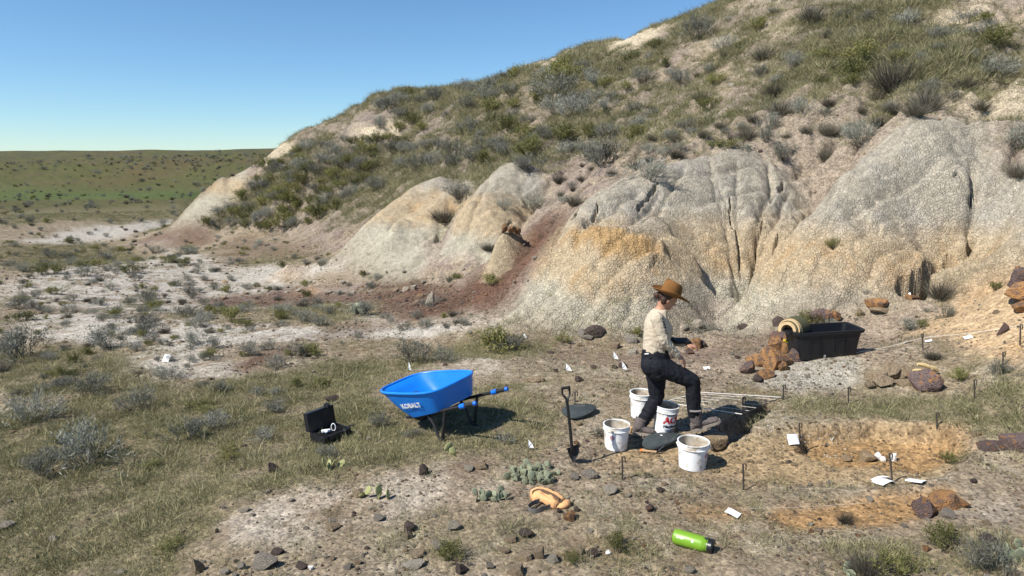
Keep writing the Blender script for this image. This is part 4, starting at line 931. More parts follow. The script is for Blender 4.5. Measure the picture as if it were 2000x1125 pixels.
rock(1122, 935, 30, 14, 'grey', 'flat grey rock under the edge of the big cactus'); rock(1290, 960, 20, 10, 'dark', 'dark chip in front of the front bucket'); rock(1265, 930, 18, 8, 'dark', 'dark flat chip between the two front buckets')
rock(1195, 960, 34, 16, 'pale', 'pale weathered slab right of the orange bag', v=0); rock(1245, 1002, 16, 8, 'tan', 'small yellowish stone near the purple splintered rock')
# bottom rubble
for px, py, w, h, m, lb in [(800, 1035, 34, 20, 'dark', 'dark weathered rock at the lower end of the bare patch'), (798, 1052, 16, 26, 'tan', 'upright tan sliver below the dark weathered rock'), (860, 1068, 44, 18, 'grey', 'grey wedge stone lying in the bottom grass'),
                            (815, 1085, 40, 12, 'tan', 'tan slab left of the grey wedge stone'), (810, 1105, 52, 14, 'pale', 'long pale slab tilted at the bottom'), (900, 1118, 28, 20, 'dark', 'black cube-like rock at the bottom edge'), (890, 1032, 30, 16, 'pale', 'pink-white block in the gravel'),
                            (1028, 1090, 36, 18, 'tan', 'brown slab beside the rounded tan stone'), (1054, 1090, 26, 28, 'tan', 'rounded tan stone in the bottom rubble'), (1127, 1078, 30, 16, 'lichen', 'stone with a bright orange lichen spot'), (1080, 1095, 30, 16, 'pale', 'pale broken stone right of the rounded tan one'),
                            (1158, 1085, 24, 18, 'dark', 'dark purple stone right of the lichen stone'), (1190, 1082, 14, 8, 'bone', 'small white stone near the green tuft'), (1170, 1078, 10, 6, 'pale', 'tiny pale pebble by the dark purple stone'), (955, 1110, 18, 16, 'grey', 'grey pebble at the bottom edge'),
                            (1010, 1118, 40, 18, 'tan', 'broad ochre stone cut by the bottom edge'), (1030, 1045, 34, 14, 'dark', 'dark flat rock right of the gravel'), (1000, 1055, 30, 12, 'tan', 'tan flat rock left of the dark flat one'), (985, 1078, 30, 10, 'tan', 'thin tan slab by the dry stalks'),
                            (520, 1105, 60, 30, 'grey', 'layered grey ledge with a deep shadow at the lower left'), (385, 1118, 26, 32, 'tan', 'pale upright stone with dark hollow at the bottom left'), (475, 1110, 22, 14, 'pale', 'pale stone right of the upright one'), (590, 1108, 30, 14, 'dark', 'dark block right of the grey ledge'),
                            (607, 1112, 14, 9, 'bone', 'white rounded stone beside the dark block'), (650, 1035, 34, 16, 'tan', 'tan lump with dark side on the bare patch'), (648, 1020, 22, 10, 'pale', 'pale flake above the tan lump'), (478, 998, 26, 9, 'pale', 'pale flat stone at the grass edge'),
                            (740, 1013, 32, 9, 'grey', 'thin grey slab on the bare patch'), (235, 1120, 24, 12, 'pale', 'white stone at the bottom left'), (105, 1055, 30, 10, 'pale', 'flat pale stone in the left grass'), (15, 1030, 40, 14, 'pale', 'long pale stone cut by the left edge'), (22, 845, 18, 7, 'tan', 'small tan stone at the left edge'),
                            (545, 1080, 28, 12, 'dark', 'dark chunk above the grey ledge'), (700, 1100, 18, 10, 'tan', 'tan chip in the bottom rubble'), (440, 1122, 24, 12, 'pale', 'whitish chip at the bottom edge'), (1345, 650, 14, 9, 'tan', 'tan chip at the gully mouth')]:
    rock(px, py, w, h, m, lb, v=None)
for px, py, w, h in [(650, 782, 30, 14), (1160, 720, 16, 8), (1130, 745, 20, 12), (1075, 690, 16, 7), (1440, 700, 14, 7), (1200, 720, 14, 9), (1218, 718, 20, 12), (1085, 725, 12, 8)]:
    describe([(rock(px, py, w, h, 'dark', 'x', group='dark stones before the apron'), 'dark', w)], '', '')
name_all()
# gravel
PEB = [mesh_np(f'pebble_{m}', *rock_base(600 + i, 1, .7, 5, .02), RM[m], False) for i, m in enumerate(['tan', 'grey', 'dark', 'pale', 'rust', 'purple', 'earth'])]
_wp = (np.abs(GX) < GY * .85 + 1.5) * (RAD < 34) * (1 - .85 * GRASSF) * (1 - BARE) * np.clip(.35 + N(.9, 151) * 1.2, .05, 1) * _dr * np.where(RAD < 8, 1, (8 / RAD) ** 1.5)
_wp = _wp * (1 - .75 * SAND) * (1 - .8 * WHITE) * (1 - .8 * np.clip(DUG + ORANGE, 0, 1)) * (1 + 1.5 * RED) * np.where(HM > .5, .35, 1)
n = 46000
x, y, z, R = pick(_wp, n, 311); scl = .008 * np.exp(R.normal(size=n) * .55) * (1 + np.clip(np.hypot(x, y) - 8, 0, 30) * .07)
redm = sample(RED, x, y); idx = R.choice(7, n, p=[.27, .15, .05, .37, .04, .03, .09]); idx = np.where((redm > .4) & (R.uniform(size=n) < .7), R.choice([2, 5, 4], n), idx)
scatter_mass('gravel', np.stack([x, y, z + scl * .2], 1), np.stack([R.normal(size=n) * .3, R.normal(size=n) * .3, R.uniform(0, 6.28, n)], 1), scl, idx, PEB)
_wc = np.clip(DUG + ORANGE, 0, 1) * _dr * (RAD < 12) * np.clip(.3 + N(2.5, 155), 0, 1)
n = 900
x, y, z, R = pick(_wc, n, 313); scl = .010 * np.exp(R.normal(size=n) * .5)
om = sample(ORANGE, x, y) > .45
scatter_mass('soil_clods', np.stack([x, y, z + scl * .15], 1), np.stack([R.normal(size=n) * .4, R.normal(size=n) * .4, R.uniform(0, 6.28, n)], 1), scl, np.where(om & (R.uniform(size=n) < .6), 1, 0), [PEB[6], mesh_np('clod_ochre', *rock_base(641, 1, .8, 5, .05), rock_mat('ochre_clod', (.31, .19, .09), (.24, .15, .07)), False)])
# ---------------------------------------------------------------- tools and gear
BLACKP = pmat('black_plastic', (.012, .013, .016), .38, .3, 20, 0, 40, 0, .5, (.05, .045, .038), (.60, .85), 5)
BLACKM = pmat('black_steel', (.012, .012, .013), .5, .3, 20, 0, 40, .0, .5)
BLUE = pmat('blue_tray', (.006, .19, .68), .40, .05, 8, 0, 40, 0, .5, (.02, .25, .70), (.55, .8), 4)
BLUEG = pmat('blue_grip', (.008, .14, .62), .45, .1, 20)
RUBBER = pmat('dark_rubber', (.022, .022, .024), .7, .3, 20, 0, 40, 0, .3)
WHITE = pmat('white_print', (.85, .85, .85), .5, .03, 20)
BUCKETW = pmat('bucket_white', (.80, .80, .79), .42, .05, 10, 0, 30, 0, .45, (.40, .335, .24), (.52, .66), 8)
MUDDY = pmat('bucket_inside', (.50, .45, .37), .7, .2, 14, 0, 30, 0, .2, (.28, .22, .15), (.45, .6), 8)
MUD = pmat('mud', (.27, .21, .14), .95, .3, 20, .01, 30)
WIRE = pmat('steel_wire', (.35, .34, .33), .4, .1, 30, metal=.8)
PAPER = pmat('paper_white', (.82, .82, .80), .8, .04, 20)
STAKE = pmat('weathered_steel', (.060, .055, .050), .6, .4, 30, 0, 40, .3, .4, (.12, .07, .045), (.5, .7), 20)
STRING = pmat('pale_string', (.72, .68, .60), .8, .1, 60)
PADM = pmat('dark_foam', (.040, .050, .052), .8, .25, 16, .002, 90, 0, .3, (.15, .13, .10), (.58, .8), 7)
REDP = pmat('red_print', (.42, .02, .03), .5, .05, 20); NAVY = pmat('navy_print', (.012, .016, .04), .5, .05, 20); GREYP = pmat('grey_print', (.35, .36, .38), .5, .05, 20)
def text_mesh(s, size, off=0.0, extr=.0006):
    cu = bpy.data.curves.new('lettering', 'FONT'); cu.body = s; cu.size = size; cu.align_x = 'CENTER'; cu.align_y = 'CENTER'; cu.offset = off; cu.extrude = extr; cu.resolution_u = 3
    o = bpy.data.objects.new('lettering', cu); COL.objects.link(o); bpy.context.view_layer.update()
    dg = bpy.context.evaluated_depsgraph_get(); me = bpy.data.meshes.new_from_object(o.evaluated_get(dg)); bpy.data.objects.remove(o); bpy.data.curves.remove(cu)
    V = np.array([v.co[:] for v in me.vertices]); F = [list(p.vertices) for p in me.polygons]; bpy.data.meshes.remove(me); return V, F
def poly_mesh(name, V, F, mat, parent=None, org=(0, 0, 0)):
    me = bpy.data.meshes.new(name); me.from_pydata([tuple(np.array(v) - np.array(org)) for v in V], [], F); me.materials.append(mat); me.update(); return mk(name, me, parent)
def vec(*a): return np.array(a, float)
def shift(bm_owner, org):
    for v in bm_owner.bm.verts: v.co -= Vector(org)
    return bm_owner

# ---- wheelbarrow; frame of reference: s along the handles (towards the grips), w across, z up
WB0 = vec(-.78, 7.10, float(ground(-.78, 7.10)) + .01); WA = vec(.81, -.586, 0); WW = vec(.586, .81, 0)
wb = thing('wheelbarrow', 'blue wheelbarrow with black frame and blue grips standing in the grass', 'wheelbarrow', tuple(WB0))
def W(s_, w_, z_): return WA * s_ + WW * w_ + vec(0, 0, z_)
RZ = lambda s_: .325 + .40 * s_
TW = .56                                                   # distance between the two rails
for w_ in (.0, TW):
    h = MB().tube([W(-.62, w_ + (.10 if w_ == 0 else -.10), RZ(-.62)), W(-.45, w_ + (.03 if w_ == 0 else -.03), RZ(-.45)), W(0, w_, RZ(0)), W(.30, w_, RZ(.30))], .019, 8).done('rail', BLACKM, wb)
    MB().tube([W(.28, w_, RZ(.28)), W(.35, w_, RZ(.35))], .029, 10).done('collar', BLUEG, h)
    MB().tube([W(.34, w_, RZ(.34)), W(.475, w_, RZ(.475))], [.023, .024], 10).done('grip', RUBBER, h)
    MB().tube([W(.47, w_, RZ(.47)), W(.485, w_, RZ(.485)), W(.50, w_, RZ(.50))], [.025, .026, .018], 10).done('grip_cap', BLUEG, h)
    leg = MB(); zf = .015
    leg.tube([W(-.20, w_, RZ(-.20)), W(-.10, w_ - .01, .16), W(-.02, w_ - .02, .02), W(.03, w_ - .02, zf - .005)], .018, 8)
    leg.tube([W(.06, w_, RZ(.06)), W(.05, w_ - .01, .18), W(.035, w_ - .02, .03), W(.03, w_ - .02, zf - .005)], .018, 8)
    leg.done('leg', BLACKM, wb)
    MB().box((.10, .035, .012), tuple(W(.03, w_ - .02, zf - .01)), (0, 0, math.atan2(WA[1], WA[0]))).done('foot', BLACKM, wb, bevel=.003)
MB().tube([W(-.16, 0, .22), W(-.16, TW, .22)], .012, 8).done('cross_brace', BLACKM, wb)
MB().tube([W(-.30, 0, RZ(-.30)), W(-.30, TW, RZ(-.30))], .016, 8).done('cross_brace', BLACKM, wb)
# wheel between the rail ends
wh = MB(); c = W(-.60, TW / 2, .165); prof = []
Rm = Matrix.Translation(Vector(c)) @ Matrix(((WA[0], 0, WW[0], 0), (WA[1], 0, WW[1], 0), (0, 1, 0, 0), (0, 0, 0, 1)))
MB().lathe([(.10, -.035), (.14, -.045), (.165, -.035), (.18, 0), (.165, .035), (.14, .045), (.10, .035)], 28, Rm).done('tyre', RUBBER, wb)
MB().lathe([(.012, -.05), (.03, -.05), (.035, -.02), (.10, -.03), (.10, .03), (.035, .02), (.03, .05), (.012, .05)], 24, Rm).done('rim', BLACKM, wb)
MB().tube([W(-.60, .08, .15), W(-.60, TW - .08, .15)], .010, 8).done('axle', BLACKM, wb)
# tray: rounded outline lofted from floor to rim, a thin shell
def outline(s0, s1, w0, w1, r, nose, n=44):
    """ rounded outline; nose narrows the front (s0 side) """
    pts = []; cs, cw = (s0 + s1) / 2, (w0 + w1) / 2; a_, b_ = (s1 - s0) / 2, (w1 - w0) / 2
    for k in range(n):
        t = 2 * math.pi * k / n; e = 2 / r
        x_ = math.copysign(abs(math.cos(t)) ** e, math.cos(t)); y_ = math.copysign(abs(math.sin(t)) ** e, math.sin(t))
        f = 1 - nose * max(0, -x_) ** 1.6
        pts.append((cs + a_ * x_, cw + b_ * y_ * f))
    return pts
def ring(s0, s1, w0, w1, r, nose, z0, kz): return [W(a, b, z0 + kz * a + .06 * (b - TW / 2)) for a, b in outline(s0, s1, w0, w1, r, nose)]
def lerp(a, b, t): return tuple(a[i] + (b[i] - a[i]) * t for i in range(len(a)))
bot = (-.46, .03, -.05, TW + .02, 6.0, .05, .345, .40); top = (-.90, .05, -.19, TW + .075, 4.2, .12, .60, .20)
rings = []
for t in (0, .12, .3, .5, .7, .85, 1.0):
    p = lerp(bot, top, t); rings.append(ring(*p))
inner = []
for t in (1.0, .8, .55, .3, .1, .03):
    p = list(lerp(bot, top, t)); p[0] += .012; p[1] -= .012; p[2] += .012; p[3] -= .012; inner.append(ring(*p))
tray = MB().loft(rings + inner, True).done('tray', BLUE, wb, angle=50)
rim_pts = rings[-1]; rm = MB(); L = len(rim_pts)
rm.tube([rim_pts[k % L] + vec(0, 0, .002) for k in range(L + 1)], .015, 8, False); rm.done('tray_rim', BLUE, tray)
for (s_, w_, z_) in ((-.25, .22, .317), (-.25, .36, .317)):
    MB().lathe([(.001, .004), (.009, .003), (.010, 0)], 12, Matrix.Translation(Vector(W(s_, w_, z_)))).done('bolt', WIRE, tray)
# lettering on the near side of the tray
def tray_side(t, u):                                        # t: height share, u: position along s
    p = lerp(bot, top, t); o = outline(*p[:6], n=400); a = min((q for q in o if q[1] < TW / 2), key=lambda q: abs(q[0] - u)); return W(a[0], a[1], p[6] + p[7] * a[0] + .06 * (a[1] - TW / 2))
V, F = text_mesh('KOBALT', .085, .004)
_o, _x0, _x1 = tray_side(.52, -.30), tray_side(.52, -.40), tray_side(.52, -.20); _up = tray_side(.62, -.30) - tray_side(.42, -.30)
ex = (_x1 - _x0) / np.linalg.norm(_x1 - _x0); ey = _up - ex * (_up @ ex); ey /= np.linalg.norm(ey); nz_ = np.cross(ex, ey)
if nz_[1] > 0: nz_ = -nz_
Vw = [_o + ex * (v[0] * .95) + ey * v[1] + nz_ * (.012 + v[2]) for v in V]
poly_mesh('lettering', Vw, F, WHITE, tray)

# ---- shovel stuck in the ground
p0 = spot(1120, 903); Yb = p0[1]
sh = thing('shovel', 'black short-handled spade standing upright in the soil left of the buckets', 'shovel', tuple(p0))
def Q(px, py, dy=0.0): return at_Y(px, py, Yb + dy) - p0
MB().tube([Q(1117, 877), Q(1114, 840), Q(1110, 805), Q(1107.5, 785)], [.016, .016, .0155, .015], 12).done('shaft', BLACKM, sh)
MB().tube([Q(1108, 790), Q(1106, 779), Q(1098.5, 770), Q(1098, 759)], [.016, .012, .010, .011], 8).done('yoke', BLACKP, sh)
MB().tube([Q(1108, 790), Q(1109, 779), Q(1113, 770, .03), Q(1112, 757, .03)], [.016, .012, .010, .011], 8).done('yoke', BLACKP, sh)
MB().tube([Q(1096.5, 759), Q(1113, 756, .03)], .015, 10).done('grip', RUBBER, sh)
bl = MB(); tl, tr, br, tip, bl_ = Q(1107, 876), Q(1130, 867, .02), Q(1132, 884, .01), Q(1120, 905), Q(1113, 893)
mid = Q(1119, 880, .035)
front = [tl, Q(1119, 872, .03), tr, br, tip, bl_]
bm_ = bl.bm
vs = [bm_.verts.new(Vector(q)) for q in front]; cv = bm_.verts.new(Vector(Q(1119, 885, .04))); vb = [bm_.verts.new(Vector(q) + Vector((0, .006, 0))) for q in front]; cb = bm_.verts.new(Vector(Q(1119, 885, .046)))
for k in range(6):
    bm_.faces.new((vs[k], vs[(k+1) % 6], cv)); bm_.faces.new((vb[(k+1) % 6], vb[k], cb)); bm_.faces.new((vs[k], vb[k], vb[(k+1) % 6], vs[(k+1) % 6]))
bl.done('blade', BLACKM, sh); MB().tube([Q(1117, 877), Q(1119, 888, .02)], [.018, .008], 10).done('socket', BLACKM, sh)

# ---- buckets
def bucket(px, py, dia, h, label, tilt=(0, 0), mud=.75, handle=None, rzh=0):
    p = spot(px, py); b = thing('bucket', label, 'bucket', tuple(p), 0, 'white plastic buckets at the dig'); b.rotation_euler = (tilt[0], tilt[1], 0)
    r1, r0 = dia / 2, dia / 2 * .87
    rr = lambda z_: r0 + (r1 - r0) * z_ / h
    MB().lathe([(.001, 0), (r0 - .006, 0), (r0, .006), (rr(h * .45), h * .45), (rr(h * .80), h * .80)], 48).done('body', BUCKETW, b)
    MB().lathe([(rr(h * .80), h * .80), (r1 + .006, h * .80), (r1 + .007, h * .82), (r1 + .001, h * .83), (r1 + .001, h * .96), (r1 + .006, h * .965), (r1 + .007, h), (r1 - .004, h + .001), (r1 - .006, h * .97)], 48).done('rim', BUCKETW, b)
    MB().lathe([(r1 - .006, h * .97), (rr(h * .5) - .005, h * .5), (rr(h * mud * .5) - .005, h * mud * .5), (.001, h * mud * .5 - .01)], 40).done('inside', MUDDY, b)
    if handle is not None:
        a0 = handle; pts = []
        for k in range(17):
            t = math.pi * k / 16; x_ = math.cos(t) * (r1 + .012); q = math.sin(t) * (r1 + .02); dn = -.85 * q * .9
            pts.append(Vector((x_ * math.cos(a0) - q * .62 * -math.sin(a0) * -1, x_ * math.sin(a0) - q * .62 * math.cos(a0), h * .86 + dn * .62)))
        MB().tube(pts, .0025, 6).done('handle', WIRE, b)
        mp = pts[6:11]; MB().tube(mp, .008, 8).done('handle_grip', BUCKETW, b)
        for s_ in (1, -1): MB().tube([Vector((s_ * math.cos(a0) * (r1 - .004), s_ * math.sin(a0) * (r1 - .004), h * .86)), Vector((s_ * math.cos(a0) * (r1 + .016), s_ * math.sin(a0) * (r1 + .016), h * .86))], .012, 10).done('handle_lug', BUCKETW, b)
    return b, rr
def wrap(b, rr, V, F, ang, zc, mat, name, lift=.0015):
    """ print laid round the wall of the bucket, centred at angle ang and height zc """
    out = []
    for v in V:
        z_ = zc + v[1]; r_ = rr(z_) + lift + v[2]; a = ang + v[0] / r_; out.append((r_ * math.cos(a), r_ * math.sin(a), z_))
    return poly_mesh(name, out, F, mat, b)
def disc(r, n=24, r_in=0.0):
    if r_in <= 0:
        return np.array([[0, 0, 0]] + [[r * math.cos(2*math.pi*k/n), r * math.sin(2*math.pi*k/n), 0] for k in range(n)]), [[0, 1 + k, 1 + (k+1) % n] for k in range(n)]
    V = [[q * math.cos(2*math.pi*k/n), q * math.sin(2*math.pi*k/n), 0] for q in (r_in, r) for k in range(n)]
    return np.array(V), [[k, (k+1) % n, n + (k+1) % n, n + k] for k in range(n)]
def grid_rect(w, h, nx, ny):
    V = [[-w/2 + w*i/nx, -h/2 + h*j/ny, 0] for j in range(ny + 1) for i in range(nx + 1)]
    return np.array(V), [[j*(nx+1)+i, j*(nx+1)+i+1, (j+1)*(nx+1)+i+1, (j+1)*(nx+1)+i] for j in range(ny) for i in range(nx)]
def roundel(b, rr, ang, zc):
    wrap(b, rr, *disc(.026, 28, .019), ang, zc, REDP, 'emblem'); wrap(b, rr, *disc(.015, 24, .011), ang, zc, REDP, 'emblem'); wrap(b, rr, *grid_rect(.014, .006, 3, 1), ang, zc, NAVY, 'emblem')
    for i, (dx, w_) in enumerate(((0, .024), (.002, .018), (-.001, .022))): wrap(b, rr, *(lambda V, F: (V + np.array([dx, 0, 0]), F))(*grid_rect(w_, .004, 3, 1)), ang, zc - .055 - .010 * i, GREYP, 'small_print')
b1, rr1 = bucket(1203, 874, .275, .272, 'muddy white bucket with a red round emblem, nearest the shovel', handle=2.6); roundel(b1, rr1, math.radians(-118), .155)
b2, rr2 = bucket(1352, 911, .305, .275, 'muddy white bucket in front with a wire handle hanging down, nearest the camera', handle=-.25); roundel(b2, rr2, math.radians(-42), .16)
b3, rr3 = bucket(1252, 813, .27, .30, 'clean white bucket behind the walker\'s rear leg', mud=.3)
b4, rr4 = bucket(1296, 842, .262, .315, 'white bucket with red and dark store print between the walker\'s legs', tilt=(.03, .07), mud=1.5)
V, F = text_mesh('ACE', .105, .006); wrap(b4, rr4, V * np.array([.98, 1, 1]), F, math.radians(-66), .175, REDP, 'lettering')
V, F = text_mesh('Hardware', .045, .002); wrap(b4, rr4, V, F, math.radians(-66), .105, NAVY, 'lettering')
for i in range(3): wrap(b4, rr4, *grid_rect(.15 - .02 * i, .007, 10, 1), math.radians(-64), .065 - .014 * i, NAVY, 'small_print')
wrap(b4, rr4, *grid_rect(.15, .012, 10, 1), math.radians(-64), .235, NAVY, 'small_print')

# ---- kneeling pads, tools lying about
def slab(name, px_poly, thick, mat, label, cat, lift=.0, tilt=0.0):
    P = [spot(*q) for q in px_poly]; c = np.mean(P, 0); t = thing(name, label, cat, tuple(c)); 
    ux = np.array([q[:2] - c[:2] for q in P]); A = np.c_[ux, np.ones(len(ux))]; k = np.linalg.lstsq(A, np.array([q[2] - c[2] for q in P]), rcond=None)[0]
    # rounded outline through the corners
    n = len(ux); out = []
    for i in range(n):
        a, b_, d = ux[i - 1], ux[i], ux[(i + 1) % n]
        for tt in (.0, .33, .66): 
            pa, pb = (a + b_) / 2, (b_ + d) / 2; out.append((1-tt)**2 * pa + 2*tt*(1-tt) * b_ + tt*tt * pb)
    def zz(q, h): return np.array([q[0], q[1], k[0]*q[0] + k[1]*q[1] + k[2] + lift + tilt * q[0] + h])
    rings = [[zz(q * f, h) for q in out] for f, h in ((.94, 0), (1, .006), (1, thick - .006), (.96, thick))]
    MB().loft(rings, True).done('pad', mat, t, angle=60); return t, zz
slab('kneeling_pad', [(1092, 806), (1112, 824), (1135, 822), (1160, 813), (1167, 803), (1148, 797), (1110, 798)], .03, PADM, 'dark grey oval kneeling pad lying behind the shovel', 'kneeling pad', .03, .05)
pd, zz = slab('kneeling_pad', [(1246, 874), (1276, 887), (1345, 861), (1312, 852), (1270, 856)], .045, PADM, 'black kneeling pad with a white scraper on it, between the buckets', 'kneeling pad', .02, .0)
p = spot(1306, 862); t = thing('scraper', 'white plastic scraper lying on the black kneeling pad', 'scraper', (p[0], p[1], p[2] + .07)); t.rotation_euler = (0, 0, -.08)
MB().box((.085, .028, .006), (-.05, 0, 0)).done('blade', WHITE, t, bevel=.002); MB().tube([(-.01, 0, 0), (.05, .002, 0), (.095, 0, 0)], [.010, .008, .005], 8).done('handle', WHITE, t)
p = spot(1250, 884); q = spot(1282, 886); t = thing('pick_tool', 'small tool with an orange-tipped wooden handle under the kneeling pad edge', 'hand tool', tuple(p))
ORG = pmat('orange_paint', (.75, .20, .02), .5, .1, 20); WOOD = pmat('handle_wood', (.42, .27, .14), .6, .25, 30, scale2=3)
MB().tube([vec(0, 0, .025), vec(.02, .0, .025)], [.013, .016], 10).done('tip', ORG, t); MB().tube([vec(.02, 0, .025), (q - p) * .55 + vec(0, 0, .022), (q - p) + vec(0, 0, .02)], [.016, .013, .012], 10).done('handle', WOOD, t)
MB().tube([(q - p) + vec(0, 0, .02), (q - p) * 1.6 + vec(0, .04, .02)], [.012, .006], 8).done('head', BLACKM, t)
p = spot(1278, 888); q = spot(1326, 862); t = thing('probe_rod', 'thin steel rod leaning from the soil onto the black kneeling pad', 'rod', tuple(p)); MB().tube([vec(0, 0, .01), (q - p) + vec(0, 0, .09)], .004, 6).done('shaft', WIRE, t)
p = spot(1234, 843); t = thing('wood_offcut', 'small pale wood offcut beside the rear boot', 'wood', tuple(p)); MB().box((.06, .05, .06), (0, 0, .03), (.1, .2, .4)).done('block', WOOD, t, bevel=.004)

# ---- survey grid over the pit
gz = float(max(base(*spot(*q)[:2]) for q in ((1371, 775), (1420, 790), (1445, 785), (1500, 778)))) + .05; gc = {k: at_Z(*v, gz) for k, v in dict(B=(1449, 809), A=(1527, 776), D=(1366, 766), C=(1296, 785)).items()}
gr = thing('survey_grid', 'white stringed survey frame lying over the shaded pit', 'survey grid', tuple(gc['C'])); o0 = gc['C']
GRIDM = pmat('grid_white', (.74, .71, .66), .55, .1, 30)
for a, b_ in (('A', 'B'), ('B', 'C'), ('C', 'D'), ('D', 'A')): MB().tube([gc[a] - o0, gc[b_] - o0], .005, 6).done('frame_bar', GRIDM if a != 'A' else STAKE, gr)
for k in range(1, 6):
    f = k / 6; MB().tube([gc['B'] * (1 - f) + gc['A'] * f - o0 + vec(0, 0, .006), gc['C'] * (1 - f) + gc['D'] * f - o0 + vec(0, 0, .006)], .0021, 5).done('string', STRING, gr)
for k in (1,):
    f = .42; MB().tube([gc['A'] * (1 - f) + gc['D'] * f - o0 + vec(0, 0, .012), gc['B'] * .3 + gc['C'] * .7 - o0 + vec(0, 0, .012)], .0021, 5).done('string', STRING, gr)

# ---- stakes
def stake(px, py, top, label, dx=0.0, r=.0085):
    p = spot(px, py); q = at_Y(px + dx, top, p[1]); v = q - p; h = v[2]; n = vec(v[0], 0, h)
    o = thing('stake', label, 'stake', tuple(p), 0, 'steel stakes round the dig')
    MB().tube([vec(0, 0, -.05), n * .5, n], r, 6).done('shaft', STAKE, o)
    MB().tube([n + vec(0, 0, -.006), n + vec(.02, 0, .004), n + vec(.030, 0, -.01), n + vec(.030, 0, -.06)], r * .7, 6).done('hook', STAKE, o)
    return o
for a in [(1453, 958, 906, 'steel stake in open soil right of the front bucket', -2), (1744, 942, 886, 'leaning steel stake at the white plaster lumps in the dig', -7), (1216, 936, 892, 'thin steel stake in front of the shovel-side bucket', -1), (1563, 868, 826, 'steel stake beside the standing white tag in the dig', -2),
          (1831, 836, 806, 'steel stake at the grassy back edge of the dig', -2), (1657, 790, 757, 'short steel stake in grass behind the dig', 0), (1904, 778, 742, 'steel stake in the grass right of the striped boulder', -1), (1959, 714, 688, 'steel stake on the slope by the small grey bush', 0),
          (1804, 684, 652, 'steel stake on the pale slope right of the tote', -4), (1993, 674, 634, 'steel stake holding the string at the right edge', 0), (1451, 806, 776, 'dark stake inside the front corner of the survey grid', 0), (1530, 781, 752, 'thin stake at the far right corner of the survey grid', 0), (1123, 792, 765, 'thin stake standing behind the shovel', 0)]:
    stake(*a)
# string line on the right slope
p, q, r_ = spot(1668, 692), spot(1810, 664), spot(2010, 634); sl = thing('string_line', 'pale string stretched up the right slope past the tote', 'string', tuple(p))
a, b_ = at_Y(1806, 659, q[1]) - p, at_Y(2012, 633, r_[1]) - p
MB().tube([vec(0, 0, .02), a * .5 + vec(0, 0, -.01), a, (a + b_) / 2 + vec(0, 0, -.02), b_], .0028, 5).done('cord', STRING, sl)
p, q = spot(1447, 1000), spot(1700, 992); sl = thing('string_line', 'pale string lying along the orange dug strip', 'string', tuple(p)); MB().tube([vec(0, 0, .03), (q - p) * .5 + vec(0, 0, .03), (q - p) + vec(0, 0, .05)], .0008, 5).done('cord', STRING, sl)

# ---- white paper tags and pin flags
def tag_paper(px, py, w, h, label, up=0.0, rz=0.0):
    """ up: how far the sheet stands up (radians) """
    p = spot(px, py); dep = p[1] * _c - (p[2] - CAM_H) * _s; k = dep / FPX; n = 6; ww, hh = w * k, h * k
    V, F = grid_rect(ww, hh, n, n); R = random.random(); n_ = gnormal(p[0], p[1], .2)
    V[:, 2] += .10 * ww * np.sin((V[:, 0] / ww + R) * 3) + .08 * hh * (V[:, 1] / hh) ** 2
    top = V.copy(); top[:, 2] += .0015; VV = np.concatenate([V, top]); m_ = (n + 1) ** 2
    FF = [f[::-1] for f in F] + [[i + m_ for i in f] for f in F]
    me = bpy.data.meshes.new('paper_tag'); me.from_pydata([tuple(v) for v in VV], [], FF); me.materials.append(PAPER); me.update()
    o = mk('paper_tag', me); o.rotation_euler = (Matrix.Rotation(rz, 3, 'Z') @ Matrix.Rotation(up, 3, 'X')).to_euler(); 
    if up < .3: o.rotation_euler = (n_.to_track_quat('Z', 'Y').to_matrix() @ Matrix.Rotation(rz, 3, 'Z')).to_euler()
    o.location = (p[0], p[1], p[2] + .012 + .5 * hh * math.sin(up)); return tag(o, label, 'paper', 'white paper tags')
tag_paper(1548, 868, 22, 20, 'white paper tag standing upright in the dig', 1.0, .15); tag_paper(1725, 945, 34, 26, 'white paper tag on the ground left of the leaning stake foot', .1, .2); tag_paper(1788, 943, 30, 30, 'crumpled white paper tag right of the leaning stake foot', .1, -.1)
tag_paper(1431, 1006, 26, 26, 'white paper tag at the left end of the orange strip', .1, -.1); tag_paper(1770, 586, 13, 15, 'white tag propped on a reddish rock by the dark slot', 1.0, -.4)
tag_paper(1774, 670, 13, 14, 'small white tag left of the stake on the pale slope', .1); tag_paper(1813, 668, 17, 12, 'small white tag right of the stake on the pale slope', .1); tag_paper(1890, 661, 15, 14, 'small white tag under the string on the right slope', .1)
tag_paper(1380, 721, 12, 12, 'small white tag on the light clay past the walker\'s knee', .1); tag_paper(326, 706, 12, 18, 'white tag on the far pale track at the left', .6)
tag_paper(1720, 938, 40, 8, 'white folded strip behind the stake-foot paper tag', .1, .05)
def pin_flag(px, py, hpx, wpx, label):
    p = spot(px, py); q = at_Y(px, py - hpx, p[1]); h = q[2] - p[2]; k = (p[1] * _c - (p[2] - CAM_H) * _s) / FPX; w = wpx * k
    o = thing('pin_flag', label, 'flag', tuple(p), 0, 'white pin flags'); MB().tube([vec(0, 0, -.03), vec(0, 0, h)], .003, 5).done('wire', WIRE, o)
    V = [(0, .5 * h * .6, h), (0, .0, h * .35), (w, .0, h * .25), (w * .7, .5 * h * .3, h * .6)]; V2 = [(a, b_ + .002, c_) for a, b_, c_ in V]
    poly_mesh('cloth', V + V2, [[0, 1, 2, 3], [7, 6, 5, 4]], PAPER, o)
